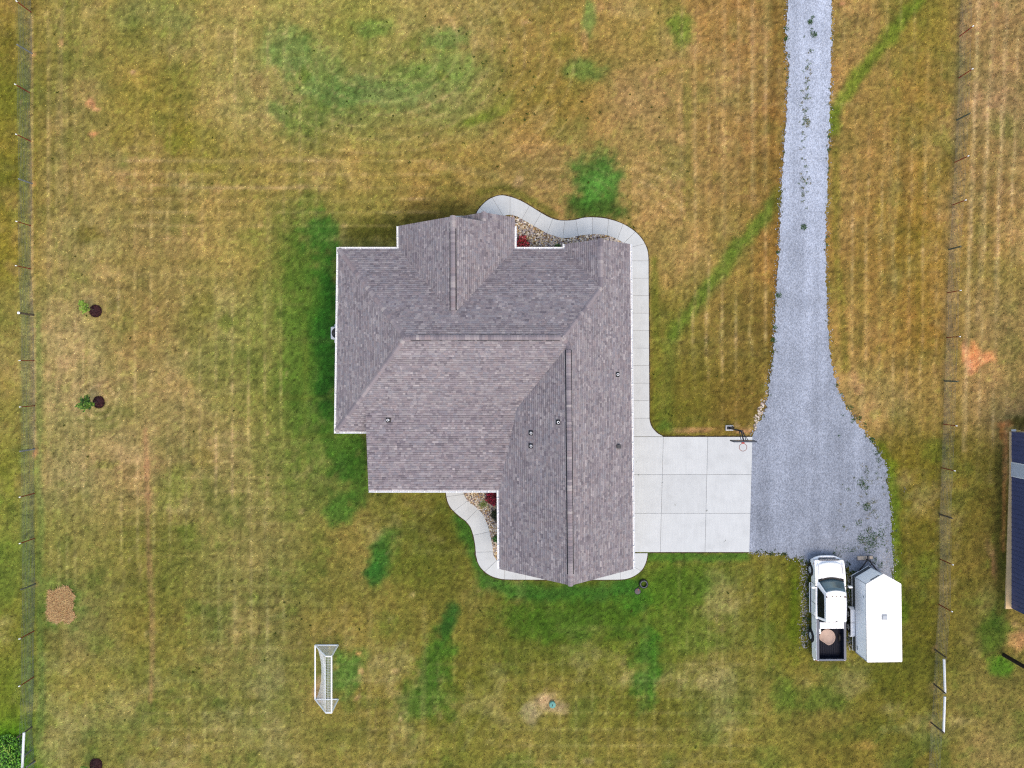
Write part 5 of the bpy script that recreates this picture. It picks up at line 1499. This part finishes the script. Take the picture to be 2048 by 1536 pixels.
fence("west_wire_fence", [('T', 62.5, -66), ('T', 62.5, 24.7), ('S', 64, 107), ('T', 60, 186), ('T', 62, 283), ('S', 64, 367), ('T', 62.5, 452), ('T', 61.5, 538), ('C', 67, 630), ('T', 68.5, 722), ('T', 69.5, 812), ('S', 69, 898), ('T', 69, 987), ('T', 69, 1077), ('D', 71, 1168), ('T', 68.3, 1262), ('T', 68, 1354), ('W', 64, 1454), ('W', 69, 1522), ('W', 68, 1600)],
      "long wire mesh fence with red posts along the left edge", [((48, 1465), (43.5, 1560), 1.0)], -1)
fence("east_wire_fence", [('T', 1922, -10), ('T', 1918.7, 73), ('T', 1917.6, 156), ('D', 1913.5, 240), ('T', 1909.5, 325), ('T', 1904.3, 410.6), ('D', 1898, 499), ('T', 1894.5, 586), ('T', 1893, 675.6), ('D', 1889, 762), ('T', 1886.5, 848.7), ('T', 1883, 936), ('W', 1879, 1028), ('T', 1879.4, 1118.3), ('T', 1877.7, 1209), ('W', 1870, 1299), ('W', 1868, 1368), ('W', 1862, 1445), ('T', 1857, 1540)],
      "long wire mesh fence with red posts along the right side", [((1888, 1318), (1890, 1387), 0.95), ((1889.5, 1393), (1887, 1464), 0.95)], 1)

# timber stays leaning at the bottom-left fence corner
for a, b_, lab in (((62, 1500, 0.0), (49, 1512, 1.0), "grey timber stay leaning on the lower left fence, nearer the top"), ((70, 1523, 0.05), (53, 1534, 0.9), "grey timber stay leaning on the lower left fence, nearer the frame edge")):
    bm = bmesh.new(); tube(bm, [(*P(a[0], a[1], a[2]), a[2]), (*P(b_[0], b_[1], b_[2]), b_[2])], 0.045, 7)
    o = bm_obj("timber_stay", bm, M_WOODG); tag(o, lab, "timber")

# ------------------------------------------------------------------ plants
M_LEAF = attr_mat("leaves", 0.6, 0.25, noises=())
def leaf_cloud(name, centre_fn, n, cols, size, parent, seed=1, updir=0.6):
    r = np.random.default_rng(seed)
    V = np.zeros((n, 4, 3)); C = np.zeros((n, 3))
    for i in range(n):
        c = np.array(centre_fn(r))
        a = r.uniform(0, 6.283); t = np.array([math.cos(a), math.sin(a), r.uniform(-updir, updir)]); t /= np.linalg.norm(t)
        s = np.cross(t, [0, 0, 1]); s /= np.linalg.norm(s); nrm = np.cross(s, t)
        L = size * r.uniform(.6, 1.3); w = L * 0.38
        V[i] = [c, c + t * L * .5 + s * w + nrm * L * .08, c + t * L, c + t * L * .5 - s * w + nrm * L * .08]
        C[i] = np.array(alb(*cols[r.integers(len(cols))])) * r.uniform(.7, 1.25)
    q = np.arange(n * 4).reshape(n, 4)
    Fc = np.concatenate([q[:, [0, 1, 2]], q[:, [0, 2, 3]]])
    return soup(name, V.reshape(-1, 3), Fc, np.repeat(C, 4, axis=0), M_LEAF, parent)
mulch = mat("dark_mulch", alb(64, 34, 38), 1.0, vary=0.5, scale=14, bump=1.0, bscale=30)
def mulch_ring(px, py, r, label, seed):
    x, y = P(px, py)
    bm = bmesh.new(); n = 28
    random.seed(seed)
    lathe(bm, [(r * 1.0, -0.02), (r * 0.96, 0.03), (r * 0.6, 0.06), (0.0, 0.07)], n)
    for v in bm.verts:
        k = 1 + random.uniform(-.06, .06); v.co.x *= k; v.co.y *= k
    o = bm_obj("mulch_ring", bm, mulch); o.location = (x, y, 0); tag(o, label, "mulch")
    rr_ = np.random.default_rng(seed); nn_ = 420
    ra = r * np.sqrt(rr_.random(nn_)) * 1.02; an = rr_.uniform(0, 6.283, nn_)
    c = np.array([alb(66, 34, 40), alb(48, 24, 28), alb(92, 54, 50), alb(34, 18, 22)])[rr_.integers(0, 4, nn_)]
    ch = blades("bark_chips", ra * np.cos(an), ra * np.sin(an), c, 0.07, 0.05, M_GRASS, lean=0.9, z0=0.05, parent=o, seed=seed)
    tag(ch, kind="stuff")
    return x, y
def sapling(px, py, top, h, label, n, spread, seed, cols):
    x, y = P(px, py)
    t = empty("sapling_tree", (x, y, 0)); tag(t, label, "tree")
    tx, ty = P(*top, h); tx -= x; ty -= y
    random.seed(seed)
    trunk = [(0, 0, 0.0), (tx * .2, ty * .2, h * .35), (tx * .6, ty * .6, h * .7), (tx, ty, h)]
    bm = bmesh.new(); tube(bm, trunk, 0.022, 7, 0.008); tr_ = bm_obj("trunk", bm, M_WOOD, t)
    limbs = []
    for k in range(9):
        f = random.uniform(.35, .95); b0 = Vector((tx * f * f, ty * f * f, h * f)); a = k * 2.4 + random.uniform(-.4, .4); L = spread * random.uniform(.6, 1.15) * (1.25 - f * .6)
        e1 = b0 + Vector((math.cos(a) * L, math.sin(a) * L, L * random.uniform(.2, .7)))
        bm = bmesh.new(); tube(bm, [b0, b0.lerp(e1, .5) + Vector((0, 0, .03)), e1], 0.008, 5, 0.003); bm_obj("limb", bm, M_WOOD, tr_)
        limbs.append((b0, e1))
    def cf(r):
        b0, e1 = limbs[r.integers(len(limbs))]; f = r.uniform(.2, 1.05); p = b0.lerp(e1, f)
        return (p.x + r.normal(0, .05), p.y + r.normal(0, .05), p.z + r.normal(0, .05))
    leaf_cloud("crown", cf, n, cols, 0.13, t, seed)
mulch_ring(191.5, 622, 0.42, "round dark mulch ring under the upper pale sapling", 3)
mulch_ring(198, 804, 0.40, "round dark mulch ring under the lower bushier sapling", 4)
mulch_ring(192, 1529, 0.42, "round dark mulch ring at the bottom left corner of the lawn", 5)
sapling(189, 620, (158, 605), 1.9, "thin pale-leaved sapling in the upper mulch ring by the left fence", 230, 0.36, 6, [(126, 160, 54), (142, 176, 70), (104, 146, 44), (158, 180, 84)])
sapling(194, 804, (158, 806), 2.0, "bushy green sapling in the mulch ring below the pale sapling", 430, 0.55, 7, [(92, 136, 44), (66, 108, 36), (124, 160, 62), (48, 84, 30)])
sapling(191, 1530, (150, 1566), 1.9, "young sapling in the mulch ring at the bottom edge", 260, 0.4, 8, [(110, 150, 50), (128, 164, 62), (84, 126, 40)])

def shrub(name, px, py, z, r, h, cols, n, label, cat="shrub", seed=1, leaf=0.09):
    x, y = P(px, py, z)
    t = empty(name, (x, y, 0)); tag(t, label, cat)
    bm = bmesh.new()
    random.seed(seed)
    for k in range(6):
        a = k * 1.05; tube(bm, [(0, 0, 0.0), (r * .5 * math.cos(a), r * .5 * math.sin(a), h * .8)], 0.012, 5)
    bm_obj("stems", bm, M_WOOD, t)
    def cf(rg):
        v = rg.normal(0, 1, 3); v /= np.linalg.norm(v); k = rg.uniform(.6, 1.0) * (0.85 + 0.15 * math.sin(5 * v[0] + 7 * v[1]))
        return (v[0] * r * k, v[1] * r * k, h * .55 + v[2] * h * .45 * k)
    leaf_cloud("foliage", cf, n, cols, leaf, t, seed)
    return t
REDS = [(206, 40, 60), (226, 70, 80), (170, 24, 44), (228, 120, 120), (60, 70, 36), (40, 46, 26)]
shrub("red_shrub", 1045, 478, 0.4, 0.28, 0.55, REDS, 240, "small bright red flowering shrub at the edge of the upper rock bed", seed=11, leaf=0.11)
shrub("red_shrub", 1036, 489, 0.4, 0.26, 0.5, REDS, 220, "dark red shrub tucked in the corner of the upper gutter", seed=12, leaf=0.11)
shrub("red_shrub", 1052, 489, 0.4, 0.26, 0.5, REDS, 220, "red shrub against the upper gutter, right of the corner one", seed=13, leaf=0.11)
shrub("green_shrub", 1115, 493, 0.3, 0.2, 0.35, [(70, 104, 40), (52, 84, 30)], 160, "small green shrub at the right end of the upper gutter", seed=14)
shrub("red_shrub", 984, 998, 0.4, 0.5, 0.6, [(176, 20, 60), (206, 44, 84), (120, 14, 40), (80, 20, 30), (150, 60, 60), (40, 30, 26)], 620, "wide crimson shrub in the corner of the lower rock bed", seed=15, leaf=0.11)
shrub("dark_shrub", 991, 1031, 0.4, 0.36, 0.7, [(26, 44, 22), (38, 60, 26), (18, 30, 18), (70, 80, 40)], 520, "round dark green shrub against the lower left wall", seed=16, leaf=0.08)
shrub("green_shrub", 992, 1079, 0.3, 0.22, 0.4, [(54, 104, 44), (74, 124, 52)], 190, "small mid-green shrub at the narrow end of the lower rock bed", seed=17)
# pale grass clump
x, y = P(967, 1008); t = empty("ornamental_grass", (x, y, 0)); tag(t, "pale green grass clump in the lower rock bed", "grass clump")
r5 = np.random.default_rng(9); nn_ = 170
an = r5.uniform(0, 6.283, nn_)
blades("foliage", 0.05 * np.cos(an), 0.05 * np.sin(an), np.array([alb(166, 186, 112), alb(128, 154, 78), alb(196, 204, 140)])[r5.integers(0, 3, nn_)], 0.42, 0.025, M_GRASS, lean=0.72, parent=t, seed=4)
# overgrown bright vine outside the lower-left fence corner
x, y = P(12, 1512, 0.4); vb = empty("vine_bush", (x, y, 0)); tag(vb, "lush bright green vine bush outside the fence at the lower left corner", "bush")
bm = bmesh.new()
random.seed(31)
for k in range(14):
    a = random.uniform(0, 6.283); L = random.uniform(.5, 1.1)
    tube(bm, [(0.3 * math.cos(a), 0.3 * math.sin(a), .3), (L * .7 * math.cos(a), L * .7 * math.sin(a), .62), (L * math.cos(a + .3), L * math.sin(a + .3), .58)], 0.022, 5, .01)
bm_obj("stems", bm, mat("pale_stem", alb(176, 206, 96), 0.7), vb)
def cf(r):
    a = r.uniform(0, 6.283); q = math.sqrt(r.random()) * 1.15
    return (q * math.cos(a) * .95, q * math.sin(a) * 1.1, r.uniform(.05, .6) * (1.15 - .5 * q))
leaf_cloud("foliage", cf, 1900, [(74, 140, 34), (94, 160, 46), (122, 186, 62), (54, 108, 30), (36, 74, 24)], 0.13, vb, 33)

# ------------------------------------------------------------------ straw patch
x, y = P(122, 1210); st = empty("straw_mat", (x, y, 0)); tag(st, "rectangular patch of golden straw spread near the left fence", "straw")
bm = bmesh.new()
pl = jag([(-.86, .88), (-.5, .98), (-.1, 1.06), (.38, 1.24), (.55, 1.08), (.72, .86), (.92, .62), (.80, -.3), (.90, -.72), (.66, -1.16), (.1, -1.08), (-.3, -1.2), (-.74, -1.06), (-.94, -.5), (-.80, 0.2)], 0.05, 0.18, 6, True)
prism(bm, pl, -0.02, 0.035); bm_obj("bed", bm, mat("straw_base", alb(196, 152, 108), 0.95, vary=0.3, scale=9, bump=0.8), st)
n = 3600
sx_ = rng.uniform(-.95, .95, n); sy_ = rng.uniform(-1.2, 1.25, n); k_ = inside(pl, sx_, sy_); sx_, sy_ = sx_[k_] + rng.normal(0, .03, k_.sum()), sy_[k_] + rng.normal(0, .03, k_.sum())
cs_ = np.array([alb(224, 184, 130), alb(200, 156, 110), alb(238, 208, 150), alb(176, 130, 96), alb(214, 176, 132)])[rng.integers(0, 5, len(sx_))]
s_o = blades("straw", sx_, sy_, cs_, 0.26, 0.028, M_GRASS, lean=0.965, z0=0.04, parent=st, seed=8); tag(s_o, kind="stuff")

# ------------------------------------------------------------------ small things on the lawn
x, y = P(1105, 1410, 0.15); lid = empty("septic_lid", (x, y, 0)); tag(lid, "round teal-green septic riser lid in bare soil on the lower lawn", "lid")
teal = mat("teal_plastic", alb(96, 168, 160), 0.5, vary=0.15, scale=6)
bm = bmesh.new(); lathe(bm, [(0.2, -0.05), (0.2, 0.12), (0.215, 0.12), (0.215, 0.16), (0.19, 0.175), (0.0, 0.2)], 28); bm_obj("cover", bm, teal, lid)
bm = bmesh.new(); box(bm, -0.02, 0.02, -0.07, 0.07, 0.19, 0.212, 0.006); bm_obj("handle", bm, M_BLACK, lid)
for k in range(6):
    bm = bmesh.new(); a = k * 1.047; lathe(bm, [(0.012, 0.165), (0.012, 0.19), (0.0, 0.19)], 8, (0.185 * math.cos(a), 0.185 * math.sin(a), 0)); bm_obj("bolt", bm, M_DARKMET, lid)
x, y = P(1287.5, 1168, 0.1); ty = empty("rubber_tire", (x, y, 0)); tag(ty, "black ring-shaped tire lying flat on the lawn by the lower walkway corner", "tire")
bm = bmesh.new()
lathe(bm, [(0.19, 0.02), (0.27, 0.0), (0.3, 0.04), (0.3, 0.13), (0.27, 0.17), (0.20, 0.15), (0.18, 0.13), (0.18, 0.04)], 30, closed=True); tt = bm_obj("tread", bm, M_RUBBER, ty, True)
bm = bmesh.new(); lathe(bm, [(0.205, 0.16), (0.225, 0.172), (0.235, 0.16)], 30); bm.faces.ensure_lookup_table()
bmesh.ops.delete(bm, geom=[f for f in bm.faces if len(f.verts) > 4], context='FACES_ONLY'); bm_obj("sidewall_ring", bm, mat("scuffed_rubber", (0.16, 0.18, 0.2), 0.7), ty)
x, y = P(1275.5, 1183, 0.1); dc = empty("round_cover", (x, y, 0)); tag(dc, "small round grey-brown cover in the grass below the tire", "cover")
bm = bmesh.new(); lathe(bm, [(0.19, -0.03), (0.2, 0.06), (0.18, 0.085), (0.0, 0.1)], 24); bm_obj("disc", bm, mat("grey_brown_plastic", alb(104, 94, 100), 0.7, vary=0.2), dc)
bm = bmesh.new(); prism(bm, [(0.02, 0.02), (0.09, 0.12), (0.06, 0.15), (0.03, 0.12), (0.05, 0.09)], 0.095, 0.102); bm_obj("orange_mark", bm, mat("orange_paint", alb(214, 96, 60), 0.6), dc)
bm = bmesh.new(); tube(bm, [(0.02, 0.2, 0.03), (0.12, 0.3, 0.04), (0.16, 0.38, 0.04)], 0.02, 6); bm_obj("hose_stub", bm, M_BLACK, dc)

# ------------------------------------------------------------------ air conditioner
x, y = P(674, 666, 0.8); ac = empty("air_conditioner", (x, y, 0)); tag(ac, "grey round-fan air conditioner unit tucked under the left eave", "air conditioner")
bm = bmesh.new(); box(bm, -0.36, 0.5, -0.62, 0.62, -0.02, 0.08, 0.02); bm_obj("pad", bm, M_CONC, ac)
bm = bmesh.new(); box(bm, -0.42, 0.42, -0.42, 0.42, 0.08, 0.82, 0.10, 3); cs2 = bm_obj("casing", bm, mat("pale_grey_enamel", (0.42, 0.45, 0.5), 0.45, vary=0.06), ac)
bm = bmesh.new(); lathe(bm, [(0.34, 0.822), (0.34, 0.828), (0.0, 0.828)], 28); bm_obj("fan_opening", bm, M_BLACK, cs2)
for r_ in (0.12, 0.2, 0.28, 0.34):
    bm = bmesh.new(); tube(bm, [(r_ * math.cos(2 * math.pi * k / 28), r_ * math.sin(2 * math.pi * k / 28), 0.845) for k in range(29)], 0.006, 5); bm_obj("grille_ring", bm, M_DARKMET, cs2)
for k in range(4):
    a = k * math.pi / 2; bm = bmesh.new(); prism(bm, [(0.04 * math.cos(a), 0.04 * math.sin(a)), (0.3 * math.cos(a), 0.3 * math.sin(a)), (0.3 * math.cos(a + .5), 0.3 * math.sin(a + .5)), (0.06 * math.cos(a + .7), 0.06 * math.sin(a + .7))], 0.830, 0.836); bm_obj("fan_blade", bm, M_DARKMET, cs2)

# ------------------------------------------------------------------ metal building at the right edge
mb = empty("metal_building", (0, 0, 0)); tag(mb, "dark navy steel-sided building cut by the right frame edge", "building")
xa = P(2020.8, 900)[0]; y0, y1 = P(0, 864)[1], P(0, 1216)[1]
DY0, DY1 = P(0, 925)[1], P(0, 951)[1]
bm = bmesh.new(); box(bm, xa + 0.03, xa + 8, y1, y0, 0.1, 4.2); bm_obj("wall", bm, M_NAVY, mb)
# standing ribs and panels of the steel siding
k = 0; yy = y1 + 0.02
while yy < y0 - 0.05:
    yn = min(yy + 0.3, y0)
    if not (yy < DY0 + .06 and yn > DY1 - .06):
        bm = bmesh.new(); box(bm, xa + 0.005, xa + 0.03, yy + 0.025, yn - 0.025, 0.1, 4.2); bm_obj("siding_panel", bm, M_NAVY, mb)
        bm = bmesh.new(); box(bm, xa - 0.012, xa + 0.03, yn - 0.022, yn + 0.022, 0.1, 4.2); bm_obj("siding_rib", bm, M_NAVY, mb)
    yy = yn
bm = bmesh.new(); box(bm, xa - 0.02, xa + 0.029, DY1 - 0.05, DY0 + 0.05, 0.1, 2.3); dr = bm_obj("door_frame", bm, M_WHITE, mb)
bm = bmesh.new(); box(bm, xa - 0.045, xa - 0.02, DY1, DY0, 0.13, 2.22); dl = bm_obj("door", bm, mat("pale_blue_door", (0.42, 0.46, 0.52), 0.5), mb)
for k in range(3):
    bm = bmesh.new(); box(bm, xa - 0.052, xa - 0.045, DY1 + 0.1, DY0 - 0.1, 0.25 + k * 0.66, 0.75 + k * 0.66); bm_obj("door_panel", bm, MATS["pale_blue_door"], dl)
bm = bmesh.new()
fx = lambda py: P(2018.2 - max(0, py - 950) * 0.033, py)[0]
prism(bm, [(fx(861), y0 + .03), (fx(950), P(0, 950)[1]), (fx(1217), y1 - .03), (xa + 8, y1 - .03), (xa + 8, y0 + .03)], -0.05, 0.1); bm_obj("foundation", bm, mat("sandy_concrete", alb(236, 200, 152), 0.9, vary=0.15, scale=2), mb)
bm = bmesh.new(); ym = (y0 + y1) / 2
prism(bm, [(xa - .3, 4.15), (xa + 4, 5.6), (xa + 8.3, 4.15), (xa + 8.3, 4.25), (xa + 4, 5.72), (xa - .3, 4.25)], y1 - .3, y0 + .3, axis='y'); bm_obj("roof", bm, mat("charcoal_steel_roof", (0.03, 0.033, 0.042), 0.45), mb)
x, y = P(2008, 1310); bm = bmesh.new(); tube(bm, [(x, y, -0.1), (x, y, 3.0), (x + .02, y, 6.5)], 0.13, 12, 0.11)
pole = empty("utility_pole", (0, 0, 0)); tag(pole, "dark thick timber pole at the right edge below the metal building", "pole")
bm_obj("shaft", bm, mat("creosoted_timber", alb(42, 30, 24), 0.85, vary=0.4, scale=4), pole)
bm = bmesh.new(); tube(bm, [(x + .05, y - .14, 0.0), (x + .07, y - .14, 4.0)], 0.02, 6); bm_obj("conduit", bm, M_GREYMET, pole)
# rubbish at the building's far corner
for px, py, s, c, lab in ((2028, 861, 0.14, (222, 222, 222), "small white scrap lying by the far corner of the navy building"), (2037, 862, 0.13, (216, 180, 110), "small yellowish scrap lying by the far corner of the navy building")):
    x, y = P(px, py, .1); bm = bmesh.new(); box(bm, x - s, x + s, y - s * .5, y + s * .5, 0.0, 0.14, 0.03); o = bm_obj("scrap", bm, mat("scrap_%d" % px, alb(*c), 0.8)); tag(o, lab, "scrap")
